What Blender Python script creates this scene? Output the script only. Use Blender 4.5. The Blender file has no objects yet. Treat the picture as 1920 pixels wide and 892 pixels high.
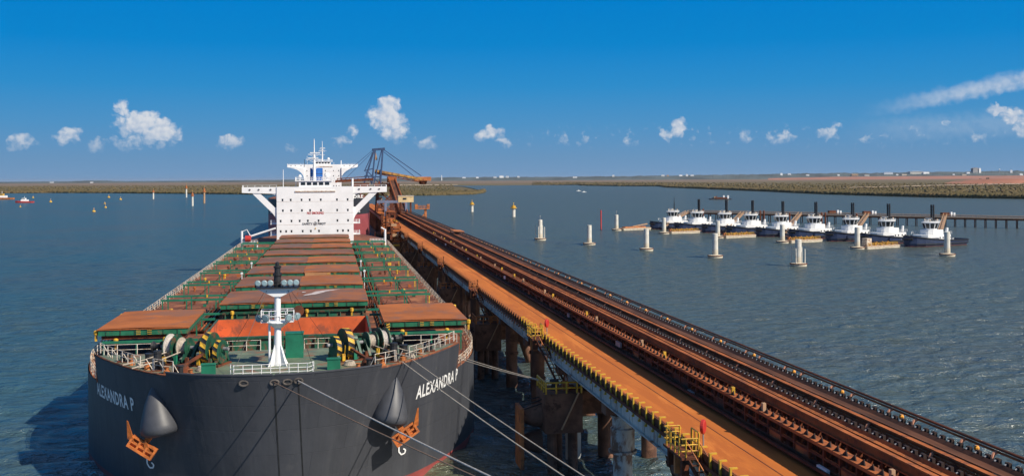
import bpy, bmesh, math, random
import numpy as np
from mathutils import Vector, Matrix
random.seed(7)
np.random.seed(7)
PI = math.pi
SC = bpy.context.scene
COL = SC.collection

# ------------------------------------------------------------------ camera
FPX, HY, ROLL, VPX, CH = 1900.0, 334.5, 0.0054, 622.0, 29.4
TH = math.atan((960 - VPX) / FPX)
CT, ST = math.cos(TH), math.sin(TH)
cam_d = bpy.data.cameras.new('camera')
cam = bpy.data.objects.new('camera', cam_d)
COL.objects.link(cam)
cam_d.sensor_width = 36.0
cam_d.lens = FPX / 1920 * 36.0
cam_d.shift_y = -(446 - HY) / 1920
cam_d.clip_start = 0.5
cam_d.clip_end = 90000
cam.matrix_world = (Matrix.Translation((0, 0, CH)) @ Matrix.Rotation(-TH, 4, 'Z')
                    @ Matrix.Rotation(PI / 2, 4, 'X') @ Matrix.Rotation(-ROLL, 4, 'Z'))
SC.camera = cam

# ------------------------------------------------------------------ light
SUN_DIR = Vector((0.86, -0.82, 1.0)).normalized()
sun_d = bpy.data.lights.new('sun', 'SUN')
sun_d.energy = 5.0
sun_d.angle = math.radians(0.5)
sun_d.color = (1.0, 0.91, 0.77)
sun = bpy.data.objects.new('sun', sun_d)
COL.objects.link(sun)
sun.rotation_euler = (-SUN_DIR).to_track_quat('-Z', 'Y').to_euler()
SC.view_settings.view_transform = 'Standard'
SC.view_settings.look = 'None'
SC.view_settings.exposure = 0.22
SC.view_settings.gamma = 1.0
SC.view_settings.use_curve_mapping = False

world = bpy.data.worlds.new('World')
SC.world = world
world.use_nodes = True


class NT:
    """small wrapper for writing node trees"""
    def __init__(s, tree):
        s.t = tree
        s.n = tree.nodes
        s.l = tree.links

    def node(s, kind, **kw):
        n = s.n.new(kind)
        for k, v in kw.items():
            setattr(n, k, v)
        return n

    def put(s, inp, v):
        if hasattr(v, 'is_output'):
            s.l.new(v, inp)
        elif v is not None:
            inp.default_value = v

    def m(s, op, a, b=None, c=None, clamp=False):
        n = s.node('ShaderNodeMath', operation=op, use_clamp=clamp)
        s.put(n.inputs[0], a)
        if b is not None:
            s.put(n.inputs[1], b)
        if c is not None:
            s.put(n.inputs[2], c)
        return n.outputs[0]

    def mix(s, f, a, b, blend='MIX'):
        n = s.node('ShaderNodeMix', data_type='RGBA', blend_type=blend)
        s.put(n.inputs[0], f)
        s.put(n.inputs[6], a if hasattr(a, 'is_output') else tuple(a)[:3] + (1,))
        s.put(n.inputs[7], b if hasattr(b, 'is_output') else tuple(b)[:3] + (1,))
        return n.outputs[2]

    def noise(s, vec, scale, detail=4, rough=0.55, dist=0.0):
        n = s.node('ShaderNodeTexNoise')
        if vec is not None:
            s.l.new(vec, n.inputs['Vector'])
        n.inputs['Scale'].default_value = scale
        n.inputs['Detail'].default_value = detail
        n.inputs['Roughness'].default_value = rough
        n.inputs['Distortion'].default_value = dist
        return n.outputs['Fac']

    def ss(s, v, lo, hi):
        n = s.node('ShaderNodeMapRange', interpolation_type='SMOOTHSTEP')
        s.put(n.inputs[0], v)
        n.inputs[1].default_value = lo
        n.inputs[2].default_value = hi
        return n.outputs[0]

    def ramp(s, v, stops):
        n = s.node('ShaderNodeValToRGB')
        e = n.color_ramp.elements
        while len(e) < len(stops):
            e.new(0.5)
        for i, (p, c) in enumerate(stops):
            e[i].position = p
            e[i].color = tuple(c)[:3] + (1,)
        s.put(n.inputs[0], v)
        return n.outputs[0]


def build_world():
    w = NT(world.node_tree)
    for n in list(w.n):
        w.n.remove(n)
    out = w.node('ShaderNodeOutputWorld')
    tc = w.node('ShaderNodeTexCoord')
    nrm = w.node('ShaderNodeVectorMath', operation='NORMALIZE')
    w.l.new(tc.outputs['Generated'], nrm.inputs[0])
    sep = w.node('ShaderNodeSeparateXYZ')
    w.l.new(nrm.outputs[0], sep.inputs[0])
    dg = 180 / PI
    az = w.m('MULTIPLY', w.m('ARCTAN2', sep.outputs[0], sep.outputs[1]), dg)
    el = w.m('MULTIPLY', w.m('ARCSINE', sep.outputs[2]), dg)
    sky = w.node('ShaderNodeTexSky', sky_type='NISHITA')
    sky.sun_disc = False
    sky.sun_elevation = math.asin(SUN_DIR.z)
    sky.sun_rotation = math.atan2(SUN_DIR.x, SUN_DIR.y)
    sky.altitude = 0
    sky.air_density = 1.0
    sky.dust_density = 0.4
    sky.ozone_density = 2.0
    # clear tropical blue: the low sky deepens quickly above the horizon
    low = w.ramp(w.m('DIVIDE', el, 30.0, clamp=True), [
        (0.0, (0.150, 0.270, 0.445)), (0.04, (0.120, 0.256, 0.44)), (0.10, (0.068, 0.248, 0.48)),
        (0.17, (0.024, 0.228, 0.51)), (0.25, (0.003, 0.198, 0.52)), (0.34, (0.0005, 0.18, 0.52)), (1.0, (0.006, 0.10, 0.36))])
    # clouds, given as azimuth / elevation in the sky
    def a_of(px):
        return math.degrees(TH + math.atan((px - 960) / FPX))

    def e_of(px, py):
        return math.degrees(math.atan((HY - py - ROLL * (px - 960)) / FPX))
    blobs = [  # px, py, half width, half height, weight
        (262, 243, 42, 26, 1.0), (300, 258, 36, 28, 1.0), (232, 213, 13, 18, .95), (250, 275, 45, 16, .55),
        (728, 205, 27, 20, 1.0), (735, 235, 28, 32, 1.05), (716, 222, 26, 26, .95), (748, 255, 22, 20, .8),
        (128, 266, 22, 15, .9), (140, 256, 18, 10, .7), (38, 275, 26, 16, .8), (182, 278, 16, 14, .75),
        (432, 272, 26, 14, .85), (640, 268, 16, 14, .65), (664, 250, 12, 15, .65), (800, 268, 22, 13, .75),
        (905, 258, 18, 12, .7), (925, 252, 22, 16, .9), (945, 268, 16, 10, .7),
        (1250, 256, 16, 12, .8), (1272, 243, 15, 17, .95), (1060, 265, 16, 13, .5), (1098, 265, 10, 10, .5), (1180, 270, 16, 10, .45),
        (1395, 260, 16, 12, .6), (1462, 262, 26, 13, .7), (1555, 258, 22, 14, .68), (1570, 245, 10, 10, .6), (1630, 265, 20, 10, .5),
        (1712, 252, 12, 12, .5), (1775, 245, 12, 10, .45), (1830, 266, 24, 12, .5), (1665, 262, 12, 10, .5), (545, 282, 14, 10, .45),
        (1875, 222, 18, 12, .85), (1900, 232, 22, 18, .9), (1918, 250, 16, 20, .8)]
    comb = w.node('ShaderNodeCombineXYZ')
    w.l.new(az, comb.inputs[0])
    w.l.new(el, comb.inputs[1])
    comb.inputs[2].default_value = 3.7
    warp = w.node('ShaderNodeTexNoise')
    w.l.new(comb.outputs[0], warp.inputs['Vector'])
    warp.inputs['Scale'].default_value = 1.7
    warp.inputs['Detail'].default_value = 5
    wv = w.node('ShaderNodeVectorMath', operation='MULTIPLY_ADD')
    w.l.new(warp.outputs['Color'], wv.inputs[0])
    wv.inputs[1].default_value = (0.9, 0.9, 0)
    w.l.new(comb.outputs[0], wv.inputs[2])
    ws = w.node('ShaderNodeSeparateXYZ')
    w.l.new(wv.outputs[0], ws.inputs[0])
    wx = w.m('SUBTRACT', ws.outputs[0], 0.45)
    wy = w.m('SUBTRACT', ws.outputs[1], 0.45)
    acc = None
    for px, py, rx, ry, wt in blobs:
        k = 180 / PI / FPX
        dx = w.m('MULTIPLY', w.m('SUBTRACT', wx, a_of(px)), 1 / (rx * k * 1.25))
        dy = w.m('MULTIPLY', w.m('SUBTRACT', wy, e_of(px, py)), 1 / (ry * k * 1.25))
        d2 = w.m('ADD', w.m('MULTIPLY', dx, dx), w.m('MULTIPLY', dy, dy))
        v = w.m('MULTIPLY', w.m('SUBTRACT', 1.0, d2, clamp=True), w.m('MULTIPLY_ADD', w.m('MAXIMUM', w.m('MINIMUM', dy, .6), -1.0), .45 * wt, .86 * wt))
        acc = v if acc is None else w.m('MAXIMUM', acc, v)
    n1 = w.noise(comb.outputs[0], 2.2, 5, 0.52)
    sh = w.node('ShaderNodeVectorMath', operation='ADD')
    w.l.new(comb.outputs[0], sh.inputs[0])
    sh.inputs[1].default_value = (0.16, 0.14, 0)
    s1 = w.noise(comb.outputs[0], 1.5, 3, 0.45)
    n2 = w.noise(sh.outputs[0], 1.5, 3, 0.45)
    vor = w.node('ShaderNodeTexVoronoi', feature='SMOOTH_F1')
    w.l.new(wv.outputs[0], vor.inputs['Vector'])
    vor.inputs['Scale'].default_value = 3.2
    vor.inputs['Smoothness'].default_value = .35
    vor2 = w.node('ShaderNodeTexVoronoi', feature='SMOOTH_F1')
    w.l.new(wv.outputs[0], vor2.inputs['Vector'])
    vor2.inputs['Scale'].default_value = 7.5
    vor2.inputs['Smoothness'].default_value = .35
    puff = w.m('ADD', w.m('MULTIPLY', w.m('SUBTRACT', .38, vor.outputs['Distance']), .50), w.m('MULTIPLY', w.m('SUBTRACT', .36, vor2.outputs['Distance']), .22))
    dens = w.m('ADD', w.m('ADD', w.m('MULTIPLY', acc, 1.2), puff), w.m('MULTIPLY', w.m('SUBTRACT', n1, 0.5), 1.0))
    dens = w.m('MULTIPLY', w.ss(dens, 0.08, 0.95), w.ss(acc, 0.0, 0.30))
    # faint scattered scraps low over the right-hand horizon
    scr = w.m('ADD', w.m('SUBTRACT', n1, .5), w.m('MULTIPLY', puff, .8))
    scr = w.m('MULTIPLY', w.m('MULTIPLY', w.ss(scr, .0, .30), .40), w.m('MULTIPLY', w.m('SUBTRACT', 1.0, w.ss(w.m('ABSOLUTE', w.m('SUBTRACT', el, 2.2)), .2, .95)), w.ss(az, 9.0, 14.0)))
    dens = w.m('MAXIMUM', dens, scr)
    dens = w.m('MULTIPLY', dens, w.ss(el, 0.6, 2.9))
    # long veil of high cloud on the right
    def band(px0, py0, px1, py1, half, soft):
        a0, e0, a1, e1 = a_of(px0), e_of(px0, py0), a_of(px1), e_of(px1, py1)
        line = w.m('ADD', e0, w.m('MULTIPLY', w.m('SUBTRACT', az, a0), (e1 - e0) / (a1 - a0)))
        off = w.m('ABSOLUTE', w.m('SUBTRACT', w.m('ADD', el, w.m('MULTIPLY', w.m('SUBTRACT', n1, 0.5), .7)), line))
        return w.m('MULTIPLY', w.m('SUBTRACT', 1.0, w.ss(off, half * .1, half)), w.ss(az, a0, a0 + soft))
    veil = w.m('MULTIPLY', band(1600, 222, 1920, 168, 0.62, 6.5), w.m('ADD', 0.45, w.m('MULTIPLY', n1, 0.7)))
    veil2 = w.m('MULTIPLY', band(1560, 252, 1920, 240, 0.9, 5.0), 0.17)
    dens = w.m('MAXIMUM', dens, w.m('MAXIMUM', w.m('MULTIPLY', veil, .72), veil2))
    dens = w.m('MULTIPLY', dens, 0.80)
    lit = w.ss(w.m('ADD', w.m('SUBTRACT', s1, n2), w.m('MULTIPLY', puff, .22)), -0.22, 0.12)
    ccol = w.mix(lit, (0.46, 0.51, 0.60), (0.70, 0.69, 0.69))
    low = w.mix(dens, low, ccol)
    bg1 = w.node('ShaderNodeBackground')
    w.l.new(sky.outputs[0], bg1.inputs[0])
    bg1.inputs[1].default_value = 0.085
    bg2 = w.node('ShaderNodeBackground')
    w.l.new(low, bg2.inputs[0])
    bg2.inputs[1].default_value = 1.0
    mx = w.node('ShaderNodeMixShader')
    w.l.new(w.ss(el, 16.0, 40.0), mx.inputs[0])
    w.l.new(bg2.outputs[0], mx.inputs[1])
    w.l.new(bg1.outputs[0], mx.inputs[2])
    w.l.new(mx.outputs[0], out.inputs[0])


build_world()


# ------------------------------------------------------------------ placing: a pixel of the photo on a level plane
def W(px, py, z=0.0):
    u, v = px - 960, py - HY
    u, v = u - ROLL * v, v + ROLL * u
    D = FPX * (CH - z) / max(v, 0.3)
    lat = u * D / FPX
    return Vector((lat * CT + D * ST, -lat * ST + D * CT, z))


def LD(lat, D, z=0.0):
    return Vector((lat * CT + D * ST, -lat * ST + D * CT, z))


def PD(px, D, z=0.0):
    return LD((px - 960) / FPX * D, D, z)


def ZPY(px, py, D):
    return CH - (py - HY + ROLL * (px - 960)) * D / FPX


# ------------------------------------------------------------------ materials
MATS = {}


def mat(name, col, rough=0.6, metal=0.0, var=0.18, vs=0.6, over=None, over2=None, bump=0.0, bs=8.0, stretch=None, spec=0.5):
    """plain paint or stone: base colour with broad and fine variation, optional patches (colour, amount, scale)"""
    if name in MATS:
        return MATS[name]
    m = bpy.data.materials.new(name)
    m.use_nodes = True
    t = NT(m.node_tree)
    b = t.n['Principled BSDF']
    tc = t.node('ShaderNodeTexCoord')
    vec = tc.outputs['Object']
    if stretch:
        mp = t.node('ShaderNodeMapping')
        mp.inputs['Scale'].default_value = stretch
        t.l.new(vec, mp.inputs[0])
        vec = mp.outputs[0]
    n = t.noise(vec, vs, 6, 0.65)
    dark = tuple(c * (1 - var * 1.6) for c in col)
    lite = tuple(min(1, c * (1 + var * 1.3)) for c in col)
    c = t.mix(t.ss(n, 0.3, 0.7), dark, lite)
    for ov in (over, over2):
        if ov:
            oc, amt, osc = ov
            n2 = t.noise(vec, osc, 7, 0.7, 0.4)
            c = t.mix(t.ss(n2, 0.72 - amt * .5, 0.82 - amt * .5), c, oc)
    t.l.new(c, b.inputs['Base Color'])
    b.inputs['Roughness'].default_value = rough
    b.inputs['Metallic'].default_value = metal
    b.inputs['Specular IOR Level'].default_value = spec
    if bump:
        bp = t.node('ShaderNodeBump')
        bp.inputs['Strength'].default_value = bump
        bp.inputs['Distance'].default_value = 0.1
        t.l.new(t.noise(vec, bs, 6, 0.7), bp.inputs['Height'])
        t.l.new(bp.outputs[0], b.inputs['Normal'])
    MATS[name] = m
    return m


RUST = (0.16, 0.05, 0.022)
ORE = (0.40, 0.135, 0.045)
M = {}
M['hull'] = mat('hull_paint', (0.053, 0.056, 0.066), .5, var=.10, vs=.25, over=((0.078, 0.079, 0.086), .35, .12), stretch=(1, 1, .25), spec=.35)


def hull_paint():
    m = M['hull']
    t = NT(m.node_tree)
    b = t.n['Principled BSDF']
    base = b.inputs['Base Color'].links[0].from_socket
    tc = t.node('ShaderNodeTexCoord')
    sep = t.node('ShaderNodeSeparateXYZ')
    t.l.new(tc.outputs['Object'], sep.inputs[0])
    run = t.m('ADD', t.m('ABSOLUTE', sep.outputs[0]), t.m('MULTIPLY', sep.outputs[1], .85))
    cb = t.node('ShaderNodeCombineXYZ')
    t.l.new(run, cb.inputs[0])
    t.l.new(sep.outputs[2], cb.inputs[1])
    br = t.node('ShaderNodeTexBrick')
    t.l.new(cb.outputs[0], br.inputs['Vector'])
    br.inputs['Scale'].default_value = 1.0
    br.inputs['Brick Width'].default_value = 7.5
    br.inputs['Row Height'].default_value = 2.35
    br.inputs['Mortar Size'].default_value = .028
    br.inputs['Mortar Smooth'].default_value = .6
    br.inputs['Color1'].default_value = (.96, .96, .96, 1)
    br.inputs['Color2'].default_value = (1.05, 1.05, 1.05, 1)
    br.inputs['Mortar'].default_value = (.72, .72, .74, 1)
    c = t.mix(.8, base, br.outputs['Color'], 'MULTIPLY')
    # rust weeping down from the seams and scuffed salt bloom
    mp = t.node('ShaderNodeMapping')
    mp.inputs['Scale'].default_value = (1.6, .10, 1)
    t.l.new(cb.outputs[0], mp.inputs[0])
    n = t.noise(mp.outputs[0], 1.0, 6, .7)
    c = t.mix(t.m('MULTIPLY', t.ss(n, .60, .78), .40), c, (0.115, 0.082, 0.066))
    n2 = t.noise(mp.outputs[0], .55, 5, .65)
    c = t.mix(t.m('MULTIPLY', t.ss(n2, .50, .75), .30), c, (0.10, 0.103, 0.112))
    t.l.new(c, b.inputs['Base Color'])
    bp = t.node('ShaderNodeBump')
    bp.inputs['Strength'].default_value = .5
    bp.inputs['Distance'].default_value = .12
    hgt = t.m('ADD', t.m('MULTIPLY', br.outputs['Fac'], -.35), t.noise(tc.outputs['Object'], .55, 3, .5))
    t.l.new(hgt, bp.inputs['Height'])
    t.l.new(bp.outputs[0], b.inputs['Normal'])


hull_paint()
M['boot'] = mat('boot_red', (0.26, 0.05, 0.045), .6, var=.15, vs=.2)
M['bolster'] = mat('bolster_paint', (0.060, 0.063, 0.073), .5, var=.12, vs=.6)
M['deck_rust'] = mat('rusty_deck', (0.22, 0.068, 0.028), .85, var=.28, vs=.25, over=((0.10, 0.045, 0.03), .45, .5), over2=((0.34, 0.13, 0.05), .4, .35), bump=.2)
M['deck_green'] = mat('green_deck', (0.135, 0.175, 0.115), .7, var=.18, vs=.5, over=((0.20, 0.11, 0.06), .42, .45), over2=((0.10, 0.13, 0.10), .4, 1.1))
M['green'] = mat('green_paint', (0.012, 0.115, 0.065), .55, var=.25, vs=.7, over=((0.13, 0.065, 0.035), .50, .7))
M['green_clean'] = mat('bright_green_paint', (0.012, 0.15, 0.085), .5, var=.15, vs=.6)
M['green_dark'] = mat('dark_green_paint', (0.012, 0.07, 0.04), .5, var=.25, vs=1.2, over=((0.12, 0.055, 0.03), .38, 1.0))
M['cover'] = mat('hatch_cover_top', (0.205, 0.080, 0.042), .85, var=.2, vs=.14, over=((0.31, 0.100, 0.028), .45, .085), over2=((0.15, 0.088, 0.070), .5, .16), bump=.12, bs=3)
M['cover_side'] = mat('hatch_cover_side', (0.014, 0.135, 0.070), .55, var=.2, vs=.5, over=((0.15, 0.085, 0.04), .36, .45))
M['cover_ore'] = mat('hatch_cover_ore', (0.36, 0.105, 0.020), .85, var=.15, vs=.2, over=((0.235, 0.095, 0.05), .5, .12), bump=.1, bs=3)
M['gear'] = mat('worn_yellow_gear', (0.42, 0.20, 0.03), .7, var=.25, vs=1.2, over=((0.20, 0.09, 0.04), .4, 1.0))
M['belt_dusty'] = mat('ore_covered_belt', (0.34, 0.100, 0.025), .95, var=.25, vs=.5, over=((0.20, 0.062, 0.022), .45, .7), bump=.3, bs=6)
M['bare'] = mat('primer_patch', (0.40, 0.20, 0.09), .8, var=.1, vs=.4)
M['spill'] = mat('pale_spill', (0.50, 0.43, 0.42), .9, var=.2, vs=1.0)
M['oxide'] = mat('red_oxide', (0.60, 0.115, 0.032), .8, var=.18, vs=.22, over=((0.30, 0.08, 0.04), .45, .3))
M['white'] = mat('white_paint', (0.80, 0.80, 0.80), .5, var=.04, vs=.3, over=((0.58, 0.48, 0.38), .15, .6))
M['white_clean'] = mat('clean_white', (0.78, 0.78, 0.77), .5, var=.04, vs=.4)
M['rail_cream'] = mat('weathered_rail', (0.66, 0.59, 0.50), .6, var=.12, vs=1.5, over=((0.36, 0.20, 0.11), .38, 1.8))
M['cream'] = mat('cream_rail', (0.58, 0.50, 0.40), .6, var=.15, vs=1.2, over=((0.35, 0.19, 0.10), .45, 1.5))
M['black'] = mat('black_paint', (0.02, 0.02, 0.022), .5, var=.2, vs=1.5)
M['glass'] = mat('dark_glass', (0.02, 0.025, 0.03), .12, var=.1)
M['yellow'] = mat('yellow_paint', (0.62, 0.36, 0.03), .55, var=.18, vs=1.5, over=((0.30, 0.12, 0.04), .35, 2.0))
M['rope'] = mat('rope', (0.42, 0.36, 0.29), .9, var=.2, vs=6)
M['rope_brown'] = mat('brown_rope', (0.24, 0.15, 0.10), .9, var=.2, vs=6)
M['rope_white'] = mat('white_rope', (0.50, 0.46, 0.42), .9, var=.2, vs=6)
M['orange'] = mat('anchor_rust', (0.46, 0.125, 0.022), .75, var=.25, vs=1.4, over=((0.22, 0.07, 0.03), .35, 1.6))
M['red'] = mat('red_paint', (0.50, 0.035, 0.025), .5, var=.12, vs=1)
M['blue'] = mat('blue_paint', (0.015, 0.11, 0.38), .5, var=.1, vs=.6)
M['road'] = mat('ore_dusted_road', (0.50, 0.138, 0.015), .95, var=.13, vs=.12, over=((0.41, 0.106, 0.011), .55, .25), over2=((0.56, 0.170, 0.024), .35, .18), bump=.12, bs=4, stretch=(1.6, .22, 1))
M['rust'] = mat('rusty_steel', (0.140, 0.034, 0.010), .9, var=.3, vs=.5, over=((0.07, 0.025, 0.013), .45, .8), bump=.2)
M['rust_lit'] = mat('sunlit_ore_coated_steel', (0.36, 0.100, 0.024), .9, var=.22, vs=.5, over=((0.19, 0.06, 0.024), .40, .9), bump=.25, bs=6)  # ore-coated rusty steel, lightened so sunlight is painted into the colour
M['rust_orange'] = mat('orange_rusty_steel', (0.42, 0.14, 0.04), .8, var=.22, vs=.8, over=((0.18, 0.06, 0.03), .35, 1.0))
M['belt'] = mat('belt_rubber', (0.105, 0.036, 0.015), .85, var=.3, vs=.6, over=((0.13, 0.05, 0.025), .42, .6), stretch=(2, .3, 1))
M['girder'] = mat('grey_blue_girder', (0.50, 0.50, 0.46), .6, var=.15, vs=.3, over=((0.20, 0.10, 0.06), .34, .45), stretch=(1, 1, .5))
M['conc_rust'] = mat('stained_concrete', (0.175, 0.085, 0.052), .9, var=.3, vs=.35, over=((0.08, 0.036, 0.022), .4, .5), bump=.2)
M['conc'] = mat('pale_concrete', (0.60, 0.575, 0.51), .8, var=.08, vs=.5, over=((0.40, 0.34, 0.26), .3, .8))
M['conc_base'] = mat('pile_cap_concrete', (0.57, 0.51, 0.40), .85, var=.12, vs=.8, over=((0.28, 0.19, 0.12), .35, .9))
M['tan'] = mat('tan_steel', (0.42, 0.26, 0.15), .8, var=.15, vs=.8, over=((0.25, 0.14, 0.08), .35, 1.2))
M['navy'] = mat('navy_paint', (0.022, 0.036, 0.085), .45, var=.15, vs=.5)
M['grey'] = mat('grey_steel', (0.25, 0.25, 0.26), .6, var=.15, vs=.8)
M['lamp_amber'] = mat('amber_lamp_lens', (0.80, 0.34, 0.04), .4, var=.05)
M['blue_steel'] = mat('dark_blue_steel', (0.03, 0.065, 0.15), .6, var=.2, vs=.6, over=((0.10, 0.06, 0.04), .25, .9))
M['pale_blue'] = mat('pale_blue_lamp', (0.26, 0.37, 0.40), .4, var=.08)
M['ship_blue'] = mat('faded_hull', (0.03, 0.032, 0.038), .55, var=.15, vs=.1)


# ------------------------------------------------------------------ mesh builder
class MB:
    def __init__(s):
        s.v, s.f, s.mi, s.mats = [], [], [], []

    def mid(s, m):
        if m is None:
            return 0
        if m not in s.mats:
            s.mats.append(m)
        return s.mats.index(m)

    def add(s, verts, faces, m=None):
        o = len(s.v)
        s.v += [tuple(p) for p in verts]
        k = s.mid(m)
        for f in faces:
            s.f.append(tuple(i + o for i in f))
            s.mi.append(k)
        return s

    def box(s, x0, x1, y0, y1, z0, z1, m=None, top=None):
        v = [(x0, y0, z0), (x1, y0, z0), (x1, y1, z0), (x0, y1, z0), (x0, y0, z1), (x1, y0, z1), (x1, y1, z1), (x0, y1, z1)]
        s.add(v, [(0, 3, 2, 1), (0, 1, 5, 4), (1, 2, 6, 5), (2, 3, 7, 6), (3, 0, 4, 7)], m)
        return s.add(v, [(4, 5, 6, 7)], top or m)

    def beam(s, p, q, w, h=None, m=None, up=(0, 0, 1)):
        p, q = Vector(p), Vector(q)
        h = h or w
        d = (q - p).normalized()
        u = Vector(up)
        if abs(d.dot(u)) > .98:
            u = Vector((0, 1, 0))
        r = d.cross(u).normalized() * (w / 2)
        u = r.cross(d).normalized() * (h / 2)
        v = [p - r - u, p + r - u, p + r + u, p - r + u, q - r - u, q + r - u, q + r + u, q - r + u]
        return s.add(v, [(3, 2, 1, 0), (4, 5, 6, 7), (0, 1, 5, 4), (1, 2, 6, 5), (2, 3, 7, 6), (3, 0, 4, 7)], m)

    def tube(s, pts, r, n=6, m=None, r2=None, cap=True):
        pts = [Vector(p) for p in pts]
        N = len(pts)
        vs, fs = [], []
        prev = None
        for i, p in enumerate(pts):
            d = (pts[min(i + 1, N - 1)] - pts[max(i - 1, 0)]).normalized()
            if prev is None:
                a = Vector((0, 0, 1)) if abs(d.z) < .9 else Vector((1, 0, 0))
                a = (a - d * a.dot(d)).normalized()
            else:
                a = (prev - d * prev.dot(d)).normalized()
            prev = a
            b = d.cross(a)
            rr = r if r2 is None else r + (r2 - r) * i / (N - 1)
            for k in range(n):
                t = 2 * PI * k / n
                vs.append(p + (a * math.cos(t) + b * math.sin(t)) * rr)
        for i in range(N - 1):
            for k in range(n):
                fs.append((i * n + k, i * n + (k + 1) % n, (i + 1) * n + (k + 1) % n, (i + 1) * n + k))
        if cap:
            fs.append(tuple(range(n - 1, -1, -1)))
            fs.append(tuple((N - 1) * n + k for k in range(n)))
        return s.add(vs, fs, m)

    def lathe(s, base, axis, prof, n=16, m=None):
        """prof: list of (radius, distance along axis)"""
        base, d = Vector(base), Vector(axis).normalized()
        a = Vector((0, 0, 1)) if abs(d.z) < .9 else Vector((1, 0, 0))
        a = (a - d * a.dot(d)).normalized()
        b = d.cross(a)
        vs, fs = [], []
        for r, h in prof:
            for k in range(n):
                t = 2 * PI * k / n
                vs.append(base + d * h + (a * math.cos(t) + b * math.sin(t)) * r)
        for i in range(len(prof) - 1):
            for k in range(n):
                fs.append((i * n + k, i * n + (k + 1) % n, (i + 1) * n + (k + 1) % n, (i + 1) * n + k))
        fs.append(tuple(range(n - 1, -1, -1)))
        fs.append(tuple((len(prof) - 1) * n + k for k in range(n)))
        return s.add(vs, fs, m)

    def prism(s, outline, z0, z1, m=None, top=None):
        n = len(outline)
        v = [(x, y, z0) for x, y in outline] + [(x, y, z1) for x, y in outline]
        s.add(v, [(i, (i + 1) % n, n + (i + 1) % n, n + i) for i in range(n)] + [tuple(range(n - 1, -1, -1))], m)
        return s.add(v, [tuple(range(n, 2 * n))], top or m)

    def slab(s, outline, y0, y1, m=None):
        """outline in x,z pushed along y"""
        n = len(outline)
        v = [(x, y0, z) for x, z in outline] + [(x, y1, z) for x, z in outline]
        return s.add(v, [(i, (i + 1) % n, n + (i + 1) % n, n + i) for i in range(n)] + [tuple(range(n - 1, -1, -1)), tuple(range(n, 2 * n))], m)

    def rail(s, path, h=1.05, gap=1.6, r=.035, bars=3, m=None, post=None):
        path = [Vector(p) for p in path]
        for k in range(bars):
            z = h * (k + 1) / bars
            s.tube([p + Vector((0, 0, z)) for p in path], r, 4, m)
        carry = 0.0
        for a, b in zip(path[:-1], path[1:]):
            L = (b - a).length
            t = carry
            while t <= L:
                p = a.lerp(b, t / L)
                s.tube([p, p + Vector((0, 0, h))], (post or r * 1.2), 4, m)
                t += gap
            carry = t - L
        p = path[-1]
        s.tube([p, p + Vector((0, 0, h))], (post or r * 1.2), 4, m)
        return s

    def mesh(s, name, mat_, smooth=False):
        me = bpy.data.meshes.new(name)
        me.from_pydata(s.v, [], s.f)
        ms = s.mats or [mat_]
        for m in ms:
            me.materials.append(m)
        if len(s.mats) > 1:
            me.polygons.foreach_set('material_index', s.mi)
        bm = bmesh.new()
        bm.from_mesh(me)
        bmesh.ops.recalc_face_normals(bm, faces=bm.faces)
        bm.to_mesh(me)
        bm.free()
        if smooth:
            me.polygons.foreach_set('use_smooth', [True] * len(me.polygons))
            try:
                me.set_sharp_from_angle(angle=math.radians(35))
            except Exception:
                pass
        me.update()
        return me

    def build(s, name, mat_=None, parent=None, loc=(0, 0, 0), smooth=False, rotz=0):
        o = bpy.data.objects.new(name, s.mesh(name, mat_, smooth))
        COL.objects.link(o)
        o.location = loc
        o.rotation_euler = (0, 0, rotz)
        if parent:
            o.parent = parent
        return o


def tag(o, label=None, cat=None, group=None, kind=None):
    if label:
        o['label'] = label
    if cat:
        o['category'] = cat
    if group:
        o['group'] = group
    if kind:
        o['kind'] = kind
    return o


def thing(name, label, cat, loc=(0, 0, 0), rotz=0, group=None):
    o = bpy.data.objects.new(name, None)
    o.empty_display_size = 0.5
    COL.objects.link(o)
    o.location = loc
    o.rotation_euler = (0, 0, rotz)
    return tag(o, label, cat, group)


KIDS = {}


def kids(o):
    return [c for c in o.children]


def dup(root, loc, rotz=0, label=None, group=None):
    r = root.copy()
    COL.objects.link(r)
    r.location = loc
    r.rotation_euler = (0, 0, rotz)
    if label:
        r['label'] = label
    if group:
        r['group'] = group
    for ch in list(root.children):
        c = ch.copy()
        COL.objects.link(c)
        c.parent = r
        for g in list(ch.children):
            d = g.copy()
            COL.objects.link(d)
            d.parent = c
    return r


def text_faces(txt, size, bold=0.0):
    cu = bpy.data.curves.new('lettering', 'FONT')
    cu.body = txt
    cu.size = size
    cu.offset = bold
    cu.space_character = 1.0 if bold < .03 else 1.12
    cu.resolution_u = 2
    o = bpy.data.objects.new('lettering', cu)
    COL.objects.link(o)
    dg = bpy.context.evaluated_depsgraph_get()
    dg.update()
    me = bpy.data.meshes.new_from_object(o.evaluated_get(dg))
    vs = [tuple(v.co) for v in me.vertices]
    fs = [tuple(p.vertices) for p in me.polygons]
    bpy.data.objects.remove(o)
    bpy.data.curves.remove(cu)
    bpy.data.meshes.remove(me)
    return vs, fs


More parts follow.
